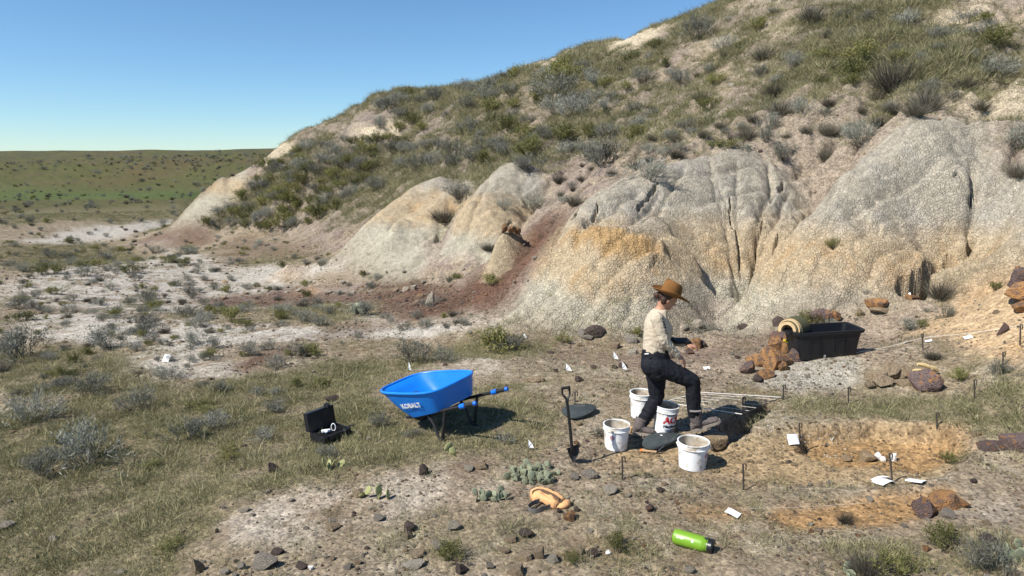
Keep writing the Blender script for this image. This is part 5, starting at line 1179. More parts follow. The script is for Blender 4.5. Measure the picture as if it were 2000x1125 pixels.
for a in [(1105, 729, 18, 12, 'small white pin flag on bare ground behind the shovel'), (1198, 706, 18, 10, 'small white pin flag left of the walker\'s back'), (1215, 727, 20, 10, 'pale pin flag just left of the walker\'s trousers'), (1022, 664, 13, 8, 'small white pin flag at the foot of the clay apron'),
          (1032, 880, 19, 11, 'white triangular pin flag above the big cactus'), (798, 728, 20, 5, 'white pin flag just behind the wheelbarrow tray')]:
    pin_flag(*a)
# plaster lumps and fossil crumbs
for px, py, w, h, lb in [(1716, 897, 14, 14, 'white plaster lump beside the exposed fossil block'), (1724, 900, 14, 14, 'second plaster lump, touching the leaning stake'), (1744, 899, 14, 20, 'tall white plaster lump right of the leaning stake')]:
    rock(px, py, w, h, 'bone', lb, 'plaster_lump')
cr = []
R = np.random.default_rng(77)
for cx, cy, sx_, sy_, m in [(1450, 852, 16, 7, 18), (1505, 835, 14, 6, 14), (1625, 858, 22, 8, 26), (1630, 895, 12, 8, 14), (1560, 860, 12, 8, 8), (1470, 690, 300, 30, 30), (1590, 880, 60, 14, 14), (1150, 690, 60, 14, 12)]:
    for _ in range(m):
        px, py = cx + R.normal() * sx_, cy + R.normal() * sy_; p = spot(px, py); s_ = R.uniform(.004, .012)
        cr.append((p, s_))
scatter_mass('fossil_crumbs', np.array([c_[0] + vec(0, 0, .004) for c_ in cr]), R.uniform(0, 6, (len(cr), 3)), np.array([c_[1] for c_ in cr]), np.zeros(len(cr)), [mesh_np('crumb', *rock_base(630, 1, .7, 5, .02), RM['bone'], False)])

# ---- black tote with rolled mats
p = spot(1604, 693); tb_ = thing('storage_tote', 'large black open plastic tote on the slope at the clay foot', 'tote', tuple(p)); TOTE = pmat('tote_black', (.005, .006, .010), .5, .2, 10, 0, 40, 0, .5, (.022, .024, .030), (.6, .9), 4)
tb_.rotation_euler = (0, math.radians(-2.2), math.radians(5))
tl_, tw_, th_ = 1.0, .46, .40
def rr_(l, w, z, n=10, r=.06):
    o = []
    for cx, cy, a0 in ((l/2 - r, w/2 - r, 0), (-l/2 + r, w/2 - r, 90), (-l/2 + r, -w/2 + r, 180), (l/2 - r, -w/2 + r, 270)):
        for k in range(n // 2 + 1): a = math.radians(a0 + 90 * k / (n // 2)); o.append((cx + r * math.cos(a), cy + r * math.sin(a), z))
    return o
MB().loft([rr_(tl_*.80, tw_*.84, .0), rr_(tl_*.82, tw_*.86, .02), rr_(tl_*.93, tw_*.95, th_*.86), rr_(tl_*.93, tw_*.95, th_*.97), rr_(tl_*.91, tw_*.93, th_*.97), rr_(tl_*.80, tw_*.84, .02), rr_(tl_*.78, tw_*.82, .014)], True).done('body', TOTE, tb_)
MB().loft([rr_(tl_*.94, tw_*.96, th_*.90), rr_(tl_*1.0, tw_*1.04, th_*.89), rr_(tl_*1.01, tw_*1.05, th_*.93), rr_(tl_*1.01, tw_*1.05, th_*1.0), rr_(tl_*.92, tw_*.94, th_*1.0), rr_(tl_*.92, tw_*.94, th_*.96)], False).done('rim', TOTE, tb_)
for cx in (-.20, .17):
    for sx_, w_, h_, dx, dz in ((1, .010, .22, -.075, 0), (1, .010, .22, .075, 0), (1, .05, .010, -.055, .11), (1, .05, .010, .055, .11)):
        yy = -tw_ / 2 * (.86 + .09 * (.18 + dz) / .34) - .002; MB().box((w_ * 1.4, .018, h_), (cx + dx, yy, .18 + dz * .9), (.06, 0, 0)).done('moulded_rib', TOTE, tb_)
for s_ in (-1, 1): MB().box((.05, .20, .03), (s_ * (tl_ * .5 + .02), 0, th_ * .93)).done('handle', BLACKP, tb_, bevel=.006)
MB().box((.03, .012, .06), (-.06, -tw_ * .43, .03)).done('latch', pmat('grey_latch', (.25, .25, .24), .5, .1), tb_, bevel=.003)
TANF = pmat('tan_foam', (.55, .39, .21), .85, .12, 20, .002, 60); OLV = pmat('olive_canvas', (.075, .075, .035), .85, .25, 30, .002, 80)
mt = thing('rolled_mat', 'half-rolled tan and olive foam mat hanging over the left end of the black tote', 'mat', (p[0] - .44, p[1] + .02, p[2] + .37)); mt.rotation_euler = (0, 0, math.radians(-48))
def arch(r0, r1, y0, y1, mat, name, a0=-15, a1=195):
    rg = []
    for k in range(25):
        a = math.radians(a0 + (a1 - a0) * k / 24); c_, s_ = math.cos(a), math.sin(a); rg.append([(r0*c_, y0, r0*s_), (r1*c_, y0, r1*s_), (r1*c_, y1, r1*s_), (r0*c_, y1, r0*s_)])
    MB().loft(rg, True).done(name, mat, mt)
arch(.10, .145, -.16, .16, TANF, 'foam_layer'); arch(.148, .156, -.13, .14, OLV, 'canvas_layer', -5, 190); arch(.158, .180, -.10, .16, TANF, 'foam_layer', 0, 185); arch(.182, .192, -.03, .22, OLV, 'canvas_layer', -10, 190)
mt.scale = (.88, .88, .88)
YEL = pmat('yellow_plastic', (.85, .68, .02), .45, .06, 10)
p = at_Y(1549, 673, spot(1540, 690)[1] - .36) - vec(-.02, -.22, .20); t = thing('yellow_wedge', 'bright yellow plastic piece between the rust pile and the tote', 'plastic piece', (p[0] - .02, p[1] - .22, p[2] + .20))
MB().box((.13, .06, .045), (0, 0, 0), (.2, .25, -.2)).done('grip', YEL, t, bevel=.012); MB().tube([(-.05, .01, .02), (-.10, .02, .05), (-.13, .02, .06)], [.02, .015, .012], 8).done('tail', YEL, t)

# ---- open black instrument case
pl, pr = spot(606, 862), spot(657, 842); hx = (pr - pl); hl = np.linalg.norm(hx[:2]); hd = hx / np.linalg.norm(hx); pdn = vec(hd[1], -hd[0], 0); pdn /= np.linalg.norm(pdn)
cs = thing('equipment_case', 'open black hard case lying in the grass with its lid up', 'case', tuple(pl))
FOAM = pmat('black_foam', (.008, .008, .009), .95, .2, 40, .003, 60, 0, .1)
cl = hl; cd = .27; M_ = Matrix(((hd[0], pdn[0], 0, 0), (hd[1], pdn[1], 0, 0), (hd[2], pdn[2], 1, 0), (0, 0, 0, 1)))
def put(mb): 
    for v in mb.bm.verts: v.co = M_ @ v.co
    return mb
def tray_box(mb, l, w, h, t_):
    mb.loft([[(0, 0, 0), (l, 0, 0), (l, w, 0), (0, w, 0)], [(0, 0, h), (l, 0, h), (l, w, h), (0, w, h)], [(t_, t_, h), (l - t_, t_, h), (l - t_, w - t_, h), (t_, w - t_, h)], [(t_, t_, h * .35), (l - t_, t_, h * .35), (l - t_, w - t_, h * .35), (t_, w - t_, h * .35)]], True); return mb
put(tray_box(MB(), cl, cd, .11, .012)).done('base', BLACKP, cs, bevel=.008)
lid = tray_box(MB(), cl, cd * .80, .07, .012); RL = Matrix.Translation((0, 0, .11)) @ Matrix.Rotation(math.radians(100), 4, 'X')
for v in lid.bm.verts: v.co = RL @ v.co
put(lid).done('lid', BLACKP, cs, bevel=.010)
ff = MB().box((cl * .90, .19, .02), (cl / 2, -.035, .215), (math.radians(100 + 0), 0, 0)); put(ff).done('lid_foam', FOAM, cs)
ff = MB().box((cl * .9, cd * .88, .03), (cl / 2, cd / 2, .075)); put(ff).done('base_foam', FOAM, cs)
for k in (.25, .75): put(MB().box((.05, .02, .05), (cl * k, cd + .008, .09))).done('latch', BLACKP, cs, bevel=.005)
put(MB().box((.03, .06, .03), (cl * .8, -.06, .335), (0, 0, 0))).done('handle', BLACKP, cs, bevel=.008)
p = Vector(pl) + M_ @ Vector((cl * .36, cd * .45, .115)); t = thing('white_instrument', 'small white instrument inside the open black case', 'instrument', tuple(p), math.atan2(hd[1], hd[0]) - .5); MB().box((.10, .035, .03), (0, 0, 0)).done('housing', WHITE, t, bevel=.006); MB().box((.03, .03, .02), (.0, -.03, -.002)).done('button', WHITE, t, bevel=.004)
p = Vector(pl) + M_ @ Vector((cl * .62, cd * .5, .13)); t = thing('cord_loop', 'white loop of cord standing up in the open black case', 'cord', tuple(p)); MB().tube([(0.025 * math.cos(a), .0, .045 * math.sin(a)) for a in [2 * math.pi * k / 14 for k in range(15)]], .006, 6, False).done('loop', WHITE, t)

# ---- orange bag with grey straps
p = spot(1072, 986); bg_ = thing('shoulder_bag', 'slumped light orange bag with grey straps lying on the gravel', 'bag', tuple(p))
ORC = pmat('orange_cloth', (.66, .36, .16), .9, .12, 12, .006, 24); GRS_ = pmat('grey_webbing', (.13, .12, .11), .8, .2, 40); BRS = pmat('brown_stripe', (.12, .075, .045), .8, .2, 40)
def BQ(px, py, up): q = spot(px, py); return q - p + vec(0, 0, up)
path = [BQ(1040, 976, .034), BQ(1049, 975, .046), BQ(1060, 977, .048), BQ(1071, 981, .045), BQ(1082, 986, .044), BQ(1092, 991, .034)]
rgs = []; ng_ = 28
for i, c_ in enumerate(path):
    d_ = path[min(i+1, 5)] - path[max(i-1, 0)]; d_ /= np.linalg.norm(d_); sd_ = np.cross(d_, vec(0, 0, 1)); sd_ /= np.linalg.norm(sd_); f = (.80, 1, 1.04, .94, 1.0, .86)[i]
    sg = lambda q: math.copysign(abs(q) ** .62, q)
    rgs.append([c_ + sd_ * sg(math.cos(t_)) * .088 * f + vec(0, 0, 1) * sg(math.sin(t_)) * .046 * f for t_ in [2 * math.pi * k / ng_ for k in range(ng_)]])
e0, e1 = [[q * .75 + path[0] * .25 + (path[0] - path[1]) * .22 for q in rgs[0]]], [[q * .75 + path[5] * .25 + (path[5] - path[4]) * .22 for q in rgs[5]]]
bd = MB().loft(e0 + rgs + e1, True)
bmesh.ops.subdivide_edges(bd.bm, edges=list(bd.bm.edges), cuts=2, use_grid_fill=True, smooth=.4)
for v in bd.bm.verts:
    w_ = 1 - 2 * abs(float(perlin(v.co.x * 11 + v.co.z * 9, v.co.y * 9 + v.co.x * 8, 3))); w2 = float(perlin(v.co.x * 30, v.co.y * 26 + v.co.z * 22, 6))
    v.co += Vector((0, -.35, 1)) * (.010 * w_ + .006 * w2)
bd.done('body', ORC, bg_, angle=180)
MB().loft([[c_ + vec(-.004, -.026, .060), c_ + vec(.004, -.006, .062), c_ + vec(.004, -.006, .03), c_ + vec(-.004, -.026, .03)] for c_ in path]).done('stripe', BRS, bg_)
fl = MB().loft([[BQ(1086 + 7 * i, 992 - 1.5 * i, .0) + vec(.0, math.cos(t_) * .06 * f, .022 + math.sin(t_) * .03 * f) for t_ in [2 * math.pi * k / 12 for k in range(12)]] for i, f in enumerate((.6, 1.0, 1.1, 1.0, .7))]); fl.done('flap', ORC, bg_, angle=180)
def ribbon(pts, w, name, mat, parent, ax=(0, 0, 1)):
    a = Vector(ax) * w; n = [[Vector(q) - a, Vector(q) + a, Vector(q) + a + Vector((0, -.004, 0)), Vector(q) - a + Vector((0, -.004, 0))] for q in pts]; return MB().loft(n, True).done(name, mat, parent, angle=60)
ribbon([BQ(1054, 986, .04), BQ(1044, 988, .035), BQ(1034, 993, .03), BQ(1031, 998, .03), BQ(1037, 1003, .024), BQ(1049, 1003, .024), BQ(1060, 999, .026), BQ(1072, 995, .026), BQ(1082, 993, .03)], .022, 'strap', GRS_, bg_)
ribbon([BQ(1058, 988, .03), BQ(1050, 993, .022), BQ(1043, 999, .018)], .014, 'strap', GRS_, bg_)
MB().tube([BQ(1097, 990, .02), BQ(1106, 985, .05), BQ(1115, 980, .05)], .006, 6).done('strap_end', GRS_, bg_)

# ---- green bottle
p = spot(1352, 1070); pe, pf = spot(1318, 1066), spot(1388, 1084); d_ = (pf - pe); d_[2] = 0; d_ /= np.linalg.norm(d_)
bt = thing('water_bottle', 'big lime green water bottle with black cap lying on the gravel', 'bottle', (p[0], p[1], p[2] + .056)); GRN = pmat('lime_paint', (.165, .32, .022), .38, .06, 6, 0, 40, 0, .5)
sd_ = np.cross(d_, vec(0, 0, 1)); MB_ = Matrix(((0, -d_[1], d_[0], 0), (0, d_[0], d_[1], 0), (-1, 0, 0, 0), (0, 0, 0, 1)))
MB_ = Matrix(((sd_[0], 0, d_[0], 0), (sd_[1], 0, d_[1], 0), (0, 1, 0, 0), (0, 0, 0, 1)))
R0 = .060
MB().lathe([(.001, -.150), (R0 * .72, -.150), (R0 * .92, -.142), (R0, -.125), (R0, .070), (R0 * .94, .090), (R0 * .80, .103), (R0 * .78, .108)], 36, MB_).done('body', GRN, bt)
MB().lathe([(R0 * .76, .106), (R0 * .76, .113)], 36, MB_).done('neck', BLACKP, bt); MB().lathe([(R0 * .78, .112), (R0 * .80, .113), (R0 * .80, .118), (R0 * .76, .120)], 36, MB_).done('neck_ring', GRN, bt)
cap = MB().lathe([(R0 * .80, .119), (R0 * .82, .124), (R0 * .82, .150), (R0 * .70, .158), (.001, .158)], 36, MB_).done('cap', BLACKP, bt)
MB().tube([MB_ @ Vector((-.0, R0 * .85, .09)), MB_ @ Vector((0, R0 * 1.02, .12)), MB_ @ Vector((0, R0 * 1.0, .165)), MB_ @ Vector((0, R0 * .5, .172))], .007, 8).done('carry_loop', BLACKP, cap)
def on_bottle(V, F, ang, zc, name):
    out = [];
    for v in V: a = ang + v[1] / R0; out.append(tuple(MB_ @ Vector(((R0 + .001) * math.cos(a), (R0 + .001) * math.sin(a), zc + v[0])))) 
    poly_mesh(name, out, F, WHITE, bt)
_ab = math.radians(28)
for i in range(9): on_bottle(*(lambda V, F: (V + np.array([(i - 4) * .0065, (0, .001, -.001)[i % 3], 0]), F))(*grid_rect(.0042, (.010, .006, .008)[i % 3], 1, 2)), _ab, -.085, 'wordmark')
on_bottle(*disc(.0095, 20, .0065), _ab, .012, 'emblem'); on_bottle(*disc(.004, 12), _ab, .012, 'emblem')

# ---- roots over the striped boulder
ROOT = pmat('bare_root', (.56, .42, .21), .7, .2, 30)
p = spot(1800, 742); rt = thing('dead_root', 'pale yellow dead root draped over the striped boulder', 'root', tuple(p))
def RQ(px, py, dy=0): return at_Y(px, py + 4, p[1] + dy) - p
MB().tube([RQ(1792, 707), RQ(1805, 709), RQ(1817, 713), RQ(1826, 716), RQ(1831, 722)], [.018, .030, .024, .032, .016], 10).done('branch', ROOT, rt); MB().tube([RQ(1783, 719, -.05), RQ(1795, 720, -.06), RQ(1812, 721, -.04), RQ(1825, 716)], [.014, .026, .022, .012], 10).done('branch', ROOT, rt)

# ---- prickly pears
CACT = pmat('cactus_green', (.23, .25, .165), .6, .2, 10, .004, 60, 0, .35, (.30, .31, .19), (.5, .7), 5, .2); CACY = pmat('cactus_yellow', (.34, .35, .15), .6, .2, 10, .004, 60, 0, .35, (.30, .20, .09), (.55, .7), 4, .15)
def pad_mesh(name, mat):
    bm = bmesh.new(); bmesh.ops.create_icosphere(bm, subdivisions=3, radius=1)
    for v in bm.verts:
        f = .72 + .28 * (v.co.z * .5 + .5); v.co = Vector((v.co.x * f * .40, v.co.y * .085, v.co.z * .5 + .5))
    for f in bm.faces: f.smooth = True
    me = bpy.data.meshes.new(name); bm.to_mesh(me); bm.free(); me.materials.append(mat); return me
PADG, PADY = pad_mesh('pad', CACT), pad_mesh('pad', CACY)
def cactus(px, py, wpx, hpx, n, label, me=PADG, seed=0, size=.13):
    R = np.random.default_rng(seed); p = spot(px, py); t = thing('prickly_pear', label, 'cactus', tuple(p), 0, 'prickly pear cacti')
    for k in range(n):
        q = spot(px + R.uniform(-.5, .5) * wpx, py + R.uniform(-.5, .3) * hpx) - p; s_ = size * R.uniform(.7, 1.15)
        o = mk('pad', me, t); o.location = (q[0], q[1], q[2] + (R.uniform(0, .6) * s_ if k % 2 else 0) - .01); o.scale = (s_ * R.uniform(.9, 1.15), s_, s_); o.rotation_euler = (R.normal() * .6, R.normal() * .7, R.normal() * .9)
cactus(1038, 935, 92, 40, 80, 'largest grey-green prickly pear clump left of the shovel blade', seed=1, size=.09); cactus(962, 975, 66, 16, 34, 'smaller prickly pear clump left of the orange bag', seed=2, size=.08)
cactus(748, 976, 24, 8, 4, 'tiny yellowish prickly pear on the pale bare patch', PADY, 3, .10); cactus(645, 916, 30, 10, 4, 'yellow prickly pear pads below the black case', PADY, 4, .11); cactus(880, 888, 26, 6, 3, 'flattened yellow-green pads in front of the wheelbarrow legs', PADY, 5, .10)
cactus(700, 612, 40, 10, 9, 'green prickly pear far off beside the reddish wash', seed=6, size=.28); cactus(1985, 1090, 40, 30, 8, 'prickly pear pads at the bottom right corner', seed=7, size=.11); cactus(1655, 1122, 26, 8, 4, 'prickly pear pads at the bottom edge', seed=8, size=.10); cactus(702, 970, 22, 10, 4, 'withered prickly pear against the tan lump', PADY, 9, .09)
# ---------------------------------------------------------------- the walker
SKIN = pmat('skin', (.42, .22, .14), .55, .06, 20, 0, 40, 0, .35); HAIR = pmat('brown_hair', (.050, .024, .014), .6, .3, 40)
SHIRT = pmat('khaki_shirt', (.49, .41, .31), .85, .06, 8, .012, 16); TROUS = pmat('navy_trousers', (.008, .009, .013), .8, .25, 10, .005, 16, 0, .25, (.020, .021, .024), (.6, .85), 6)
BOOT = pmat('grey_boot', (.115, .095, .088), .85, .2, 14, .004, 40, 0, .25, (.20, .165, .135), (.55, .75), 8); SOLE = pmat('boot_sole', (.30, .255, .205), .8, .2, 20)
FELT = pmat('brown_felt', (.190, .088, .028), .9, .12, 14, .002, 60, 0, .2); INK = pmat('dark_print', (.05, .04, .035), .8, .1); TABL = pmat('dark_case', (.010, .010, .011), .6, .2)
fb = spot(1250, 846); YP = fb[1] - .06
pe0 = vec(at_Y(1290, 700, YP)[0], YP, fb[2])
person = thing('person', 'person in khaki shirt, dark trousers and brown brimmed hat stepping right over the dig', 'person', tuple(pe0))
def PP(px, py, dy=0.0): return at_Y(px, py, YP + dy) - pe0
PX = 1 / 176.0
def remesh(mb, name, mat, parent, vox=.008, smooth=4, mats=None, disp=0.0, dfreq=14, seed=0):
    bm = mb.bm; bmesh.ops.recalc_face_normals(bm, faces=bm.faces)
    me = bpy.data.meshes.new(name); bm.to_mesh(me); bm.free(); o = bpy.data.objects.new(name, me); COL.objects.link(o)
    md = o.modifiers.new('r', 'REMESH'); md.mode = 'VOXEL'; md.voxel_size = vox
    bpy.context.view_layer.update(); dg = bpy.context.evaluated_depsgraph_get(); m2 = bpy.data.meshes.new_from_object(o.evaluated_get(dg)); bpy.data.objects.remove(o)
    b2 = bmesh.new(); b2.from_mesh(m2)
    for _ in range(smooth): bmesh.ops.smooth_vert(b2, verts=b2.verts, factor=.5, use_axis_x=True, use_axis_y=True, use_axis_z=True)
    if disp:
        b2.normal_update(); co = np.array([v.co[:] for v in b2.verts]); d = fbm(co[:, 0] * dfreq + co[:, 1] * 5, co[:, 2] * dfreq * .8 + co[:, 1] * 7 + co[:, 0] * 6, 3, seed)
        d = disp * (1 - 2 * np.abs(d))
        for v, q in zip(b2.verts, d): v.co += v.normal * q
    for f in b2.faces: f.smooth = True
    b2.to_mesh(m2); b2.free(); m2.name = name; m2.materials.clear()
    for m_ in (mats or [mat]): m2.materials.append(m_)
    o = mk(name, m2, parent); return o
def ell(mb, c, r, M=None, sub=3):
    g = bmesh.ops.create_icosphere(mb.bm, subdivisions=sub, radius=1)['verts']; M = M or Matrix.Identity(3)
    for v in g: v.co = Vector(c) + M @ Vector((v.co.x * r[0], v.co.y * r[1], v.co.z * r[2]))
def chain(mb, pts, rad):
    """ tapered limb with round ends, overlapping balls at the joints """
    for i in range(len(pts) - 1):
        a, b_ = Vector(pts[i]), Vector(pts[i+1]); n = 6
        mb.tube([a + (b_ - a) * k / n for k in range(n + 1)], [rad[i] + (rad[i+1] - rad[i]) * k / n for k in range(n + 1)], 14)
    for q, r in zip(pts, rad): ell(mb, q, (r, r, r), None, 2)
def oval_loft(mb, secs, n=24):
    """ secs: (centre, half depth along x, half width along y) """
    rings = [[Vector(c) + Vector((math.copysign(abs(math.cos(t)) ** .85, math.cos(t)) * a, math.sin(t) * b_, 0)) for t in [2 * math.pi * k / n for k in range(n)]] for c, a, b_ in secs]
    mb.loft(rings, True)
# head frame: looking right and down
tilt = math.radians(30); HF = Vector((math.cos(tilt), .10, -math.sin(tilt))).normalized(); HUv = Vector((math.sin(tilt), 0, math.cos(tilt))); HUv = (HUv - HF * HUv.dot(HF)).normalized(); HS = HUv.cross(HF)
HM3 = Matrix((HF, HS, HUv)).transposed(); hc = Vector(PP(1305, 582))
def HD(f, s_, u): return hc + HM3 @ Vector((f, s_, u))
nsh, fsh = PP(1283, 621, -.165), PP(1288, 621, .165); nel, fel = PP(1296, 664, -.20), PP(1303, 664, .20); nwr, fwr = PP(1324, 695, -.15), PP(1337, 671, .06)
hipN, hipF = PP(1284, 712, -.085), PP(1280, 712, .085); knN, anN = PP(1352, 744, -.12), PP(1356, 806, -.11); knB, anB = PP(1283, 776, .08), PP(1254, 826, .06)
body = MB()
ell(body, HD(0, 0, .012), (.094, .074, .098), HM3); ell(body, HD(.028, 0, -.050), (.064, .056, .072), HM3); ell(body, HD(.060, 0, -.092), (.028, .030, .022), HM3, 2); ell(body, HD(-.02, 0, -.03), (.066, .066, .07), HM3)
ell(body, HD(.094, 0, -.030), (.022, .013, .015), HM3, 2); ell(body, HD(.088, 0, -.012), (.012, .010, .026), HM3, 2); ell(body, HD(.083, 0, -.062), (.012, .022, .006), HM3, 2); ell(body, HD(.081, 0, -.074), (.012, .020, .006), HM3, 2); ell(body, HD(.076, 0, .012), (.018, .052, .012), HM3, 2)
for s_ in (-1, 1): ell(body, HD(-.008, s_ * .072, -.025), (.018, .008, .030), HM3, 2); ell(body, HD(.055, s_ * .040, -.040), (.026, .022, .022), HM3, 2)
chain(body, [HD(-.03, 0, -.06), PP(1293, 601), PP(1286, 612)], [.053, .056, .066])
oval_loft(body, [(PP(1285, 610), .06, .10), (PP(1284, 622), .09, .165), (PP(1285, 645), .115, .145), (PP(1280, 676), .105, .125), (PP(1281, 700), .12, .155), (PP(1282, 722), .10, .15)])
chain(body, [nsh, nel, nwr], [.046, .036, .024]); chain(body, [fsh, fel, fwr], [.046, .036, .024])
chain(body, [hipN, knN, anN], [.085, .055, .040]); chain(body, [hipF, knB, anB], [.085, .055, .040])
def hand(mb, wr, d, up, s_, curl=.5, k=1.0):
    """ palm, four unequal curled fingers, thumb from the side of the palm """
    d = Vector(d).normalized(); n = Vector(up); n = (n - d * n.dot(d)).normalized(); a = d.cross(n) * s_; w = Vector(wr); M = Matrix((d, a, n)).transposed()
    ell(mb, w + d * .045 * k, (.050 * k, .040 * k, .017 * k), M, 3)
    for i, (off, ln) in enumerate(((.030, .070), (.010, .080), (-.010, .074), (-.029, .058))):
        b_ = w + d * .078 * k + a * off * k; p1 = b_ + d * ln * .45 * k - n * ln * .18 * curl; p2 = p1 + d * ln * .30 * k - n * ln * .38 * curl; p3 = p2 + d * ln * .12 * k - n * ln * .35 * curl
        chain(mb, [b_ - d * .02, p1, p2, p3], [.0105, .0095, .0085, .0075])
    t0 = w + d * .025 * k + a * .030 * k; chain(mb, [t0, t0 + d * .035 + a * .024 - n * .012, t0 + d * .062 + a * .026 - n * .026], [.013, .011, .0085])
hand(body, Vector(nwr) + Vector((.008, 0, -.006)), Vector((.62, .05, -.62)), (0.6, -.6, .6), -1, .7); hand(body, fwr, Vector((.9, -.3, -.05)), (0, -.2, 1), 1, .9)
bo = remesh(body, 'body', SKIN, person, .0065, 3)
# shirt
sh_ = MB()
oval_loft(sh_, [(PP(1290, 604), .062, .068), (PP(1287, 609), .078, .118), (PP(1284, 618), .096, .165), (PP(1284, 630), .128, .182), (PP(1286, 643), .146, .172), (PP(1283, 660), .136, .156), (PP(1280, 676), .126, .146), (PP(1280, 686), .130, .150)])
for s_ in (-1, 1): ell(sh_, PP(1301, 642, s_ * .075), (.062, .068, .066))
chain(sh_, [nsh, nel, Vector(nwr) * .93 + Vector(nel) * .07], [.066, .051, .037]); chain(sh_, [fsh, fel, Vector(fwr) * .9 + Vector(fel) * .1], [.064, .050, .036])
so = remesh(sh_, 'shirt', SHIRT, person, .008, 3, [SHIRT, INK], .008, 15, 7)
me = so.data; a_, b_ = Vector(nsh), Vector(nel)
for pl_ in me.polygons:                                        # faded dark print down the sleeve
    c_ = pl_.center; t_ = (c_ - a_).dot(b_ - a_) / (b_ - a_).length_squared
    if .05 < t_ < .78 and pl_.normal.y < -.2 and abs((c_ - a_ - (b_ - a_) * t_).x - .046) < .012 and int(t_ * 23) % 3: pl_.material_index = 1
# trousers
tr_ = MB()
oval_loft(tr_, [(PP(1280, 679), .124, .146), (PP(1280, 688), .134, .158), (PP(1281, 702), .150, .172), (PP(1279, 716), .142, .176), (PP(1282, 730), .115, .165), (PP(1284, 737), .07, .12)])
ell(tr_, PP(1272, 714, -.07), (.105, .095, .115)); ell(tr_, PP(1272, 714, .07), (.105, .095, .115))
chain(tr_, [hipN, Vector(hipN) * .45 + Vector(knN) * .55, knN, Vector(knN) * .62 + Vector(anN) * .38, anN], [.112, .096, .076, .074, .066]); chain(tr_, [hipF, Vector(hipF) * .45 + Vector(knB) * .55, knB, Vector(knB) * .6 + Vector(anB) * .4, anB], [.112, .096, .074, .070, .062])
to = remesh(tr_, 'trousers', TROUS, person, .009, 3, None, .010, 12, 9)
MB().box((.045, .004, .010), tuple(PP(1263, 691, -.165)), (0, -.25, -.5)).done('brand_tag', WHITE, person)
# boots with gaiters
def boot(an, heel, toe, shaft_top, wd=.05, nm='boot'):
    an, heel, toe, st = map(Vector, (an, heel, toe, shaft_top)); d = (toe - heel); L_ = d.length; d.normalize(); sd = d.cross(Vector((0, 0, 1))).normalized(); upv = sd.cross(d).normalized(); m = MB()
    secs = []
    for f, h, w in ((.0, .055, .030), (.05, .085, .040), (.25, .105, .044), (.45, .095, .043), (.62, .072, .048), (.80, .058, .050), (.93, .048, .042), (1.0, .030, .024)):
        c_ = heel + d * L_ * f + upv * (h / 2 + .012); secs.append([c_ + sd * math.cos(t) * w + upv * math.sin(t) * h / 2 for t in [2 * math.pi * k / 16 for k in range(16)]])
    m.loft(secs, True)
    b0 = heel + d * L_ * .24 + upv * .06
    m.tube([b0, b0 * .5 + st * .5, st], [.060, .064, .070], 16); ell(m, b0 + upv * .02, (.058, .050, .060))
    o = remesh(m, nm, BOOT, person, .006, 3, None, .005, 22, 11)
    s2 = MB(); rg = []
    for f, w in ((-.02, .022), (.02, .038), (.2, .043), (.40, .038), (.60, .047), (.80, .050), (.95, .040), (1.03, .020)):
        c_ = heel + d * L_ * f; rg.append([c_ - sd * w + upv * .026, c_ + sd * w + upv * .026, c_ + sd * w - upv * .004, c_ - sd * w - upv * .004])
    s2.loft(rg, True).done('sole', SOLE, o)
    for k in range(7):
        c_ = heel + d * L_ * (.05 + .14 * k) - upv * .010; q = d.to_track_quat('X', 'Z').to_euler(); s2_ = MB().box((.022, .080, .012), tuple(c_), tuple(q)); s2_.done('lug', SOLE, o)
    return o
boot(anN, PP(1352, 842, -.10), PP(1406, 823, -.12), PP(1357, 797, -.11)); boot(anB, PP(1236, 846, .05), PP(1279, 849, -.01), PP(1254, 818, .06))
MB().tube([PP(1347, 803, -.175), PP(1358, 804, -.19), PP(1368, 803, -.17)], .012, 8).done('gaiter_strap', pmat('pale_strap', (.24, .21, .20), .7, .1), person)
# hair
hr = MB(); ell(hr, HD(-.030, 0, .025), (.085, .080, .092), HM3); ell(hr, HD(-.085, 0, -.005), (.040, .060, .055), HM3); ell(hr, HD(-.125, -.01, -.03), (.036, .034, .034), HM3)
ell(hr, HD(-.045, -.052, -.03), (.040, .025, .055), HM3); ell(hr, HD(-.045, .052, -.03), (.040, .025, .055), HM3)
remesh(hr, 'hair', HAIR, person, .007, 2, None, .004, 40, 3)
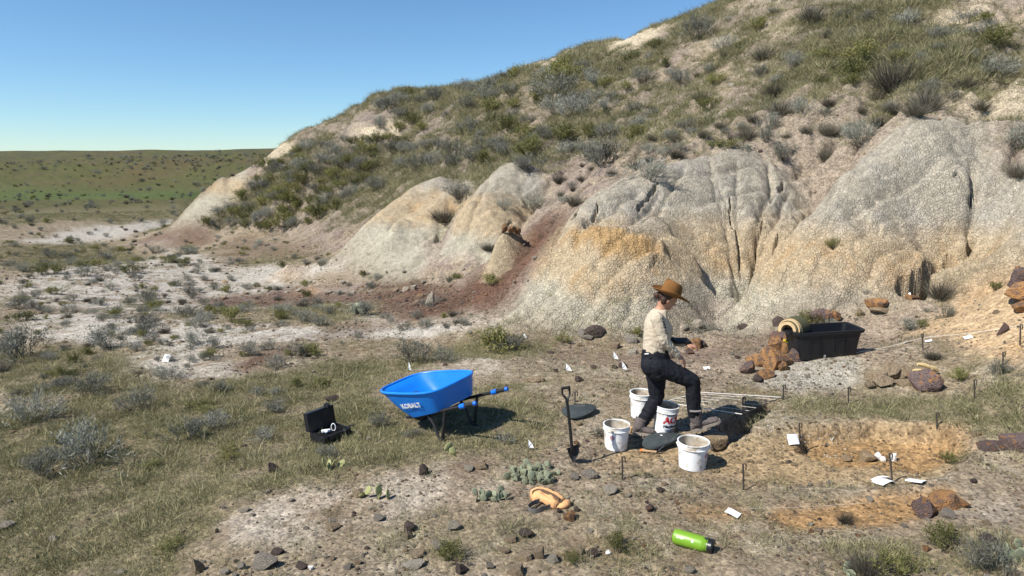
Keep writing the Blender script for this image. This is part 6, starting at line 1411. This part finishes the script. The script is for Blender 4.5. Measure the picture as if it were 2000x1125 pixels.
# hat: crown with a pinch, brim rolled at the sides, beaded band
ht = bpy.data.objects.new('hat', None); link(ht, person); ht.empty_display_size = .1
H0 = HD(.0, 0, .036); HT = math.radians(19); hf = Vector((math.cos(HT), .06, -math.sin(HT))).normalized(); hs = Vector((0, 0, 1)).cross(hf).normalized(); hu = hf.cross(hs); HMM = Matrix((hf, hs, hu)).transposed()
def HH(f, s_, u): return H0 + HMM @ Vector((f, s_, u))
n = 40; rg = []
for r_, u in ((1, 0), (1.0, .02), (.985, .06), (.95, .105), (.88, .138), (.76, .152), (.5, .150), (.2, .138), (.01, .136)):
    rr2_ = []
    for k in range(n):
        t = 2 * math.pi * k / n; f = math.cos(t) * .112 * r_; s_ = math.sin(t) * .096 * r_; pin = 0
        if u > .05: pin = -.022 * (u / .12) * math.exp(-(s_ / .03) ** 2) * (1 if u > .1 else 0); s_ *= 1 - .16 * (u / .12) * max(0, math.cos(t))
        rr2_.append(HH(f, s_, u + pin + .010 * (u / .12) * -math.cos(t)))
    rg.append(rr2_)
MB().loft(rg, False).done('crown', FELT, ht, angle=180)
bg2 = []
for r_, lift in ((.0, 0), (.35, .002), (.7, .004), (1.0, .010)):
    row = []
    for k in range(n):
        t = 2 * math.pi * k / n; a_, b_ = .108 + (.112 + .012 * math.cos(t)) * r_, .092 + .108 * r_
        row.append((math.cos(t) * a_, math.sin(t) * b_, lift + r_ * r_ * (.040 * math.sin(t) ** 2 + .012 * max(0, -math.cos(t)) - .030 * max(0, math.cos(t)))))
    bg2.append(row)
MB().loft([[HH(a, b_, c_ + .004) for a, b_, c_ in row] for row in bg2] + [[HH(a, b_, c_ - .002) for a, b_, c_ in row] for row in bg2[::-1]], False).done('brim', FELT, ht, angle=60)
MB().loft([[HH(math.cos(2*math.pi*k/n) * (.1135 + d_), math.sin(2*math.pi*k/n) * (.0975 + d_), u) for k in range(n)] for u, d_ in ((.004, 0), (.005, .0025), (.022, .0025), (.023, 0))], False).done('band', pmat('dark_band', (.07, .035, .06), .7, .2), ht)
BEADS = [pmat('bead_white', (.78, .74, .74), .4, .05), pmat('bead_red', (.40, .05, .07), .4, .05), pmat('bead_violet', (.10, .06, .25), .4, .05)]
for k in range(30):
    t = 2 * math.pi * k / 30; b_ = MB(); ell(b_, HH(math.cos(t) * .1165, math.sin(t) * .1005, .013), (.007, .007, .007), None, 1); b_.done('bead', BEADS[(0, 0, 2, 1, 0, 2)[k % 6]], ht)
# the dark flat case held in the far hand
td = thing('dark_case', 'dark flat case held in front of the waist of the person walking', 'case', tuple(Vector(PP(1330, 666, .06)) + Vector(pe0)), math.radians(18)); td.rotation_euler = (math.radians(8), math.radians(4), math.radians(14))
MB().box((.20, .13, .022), (0, 0, 0)).done('shell', TABL, td, bevel=.006); MB().box((.19, .12, .006), (0, 0, .0145)).done('cover', TABL, td, bevel=.002)
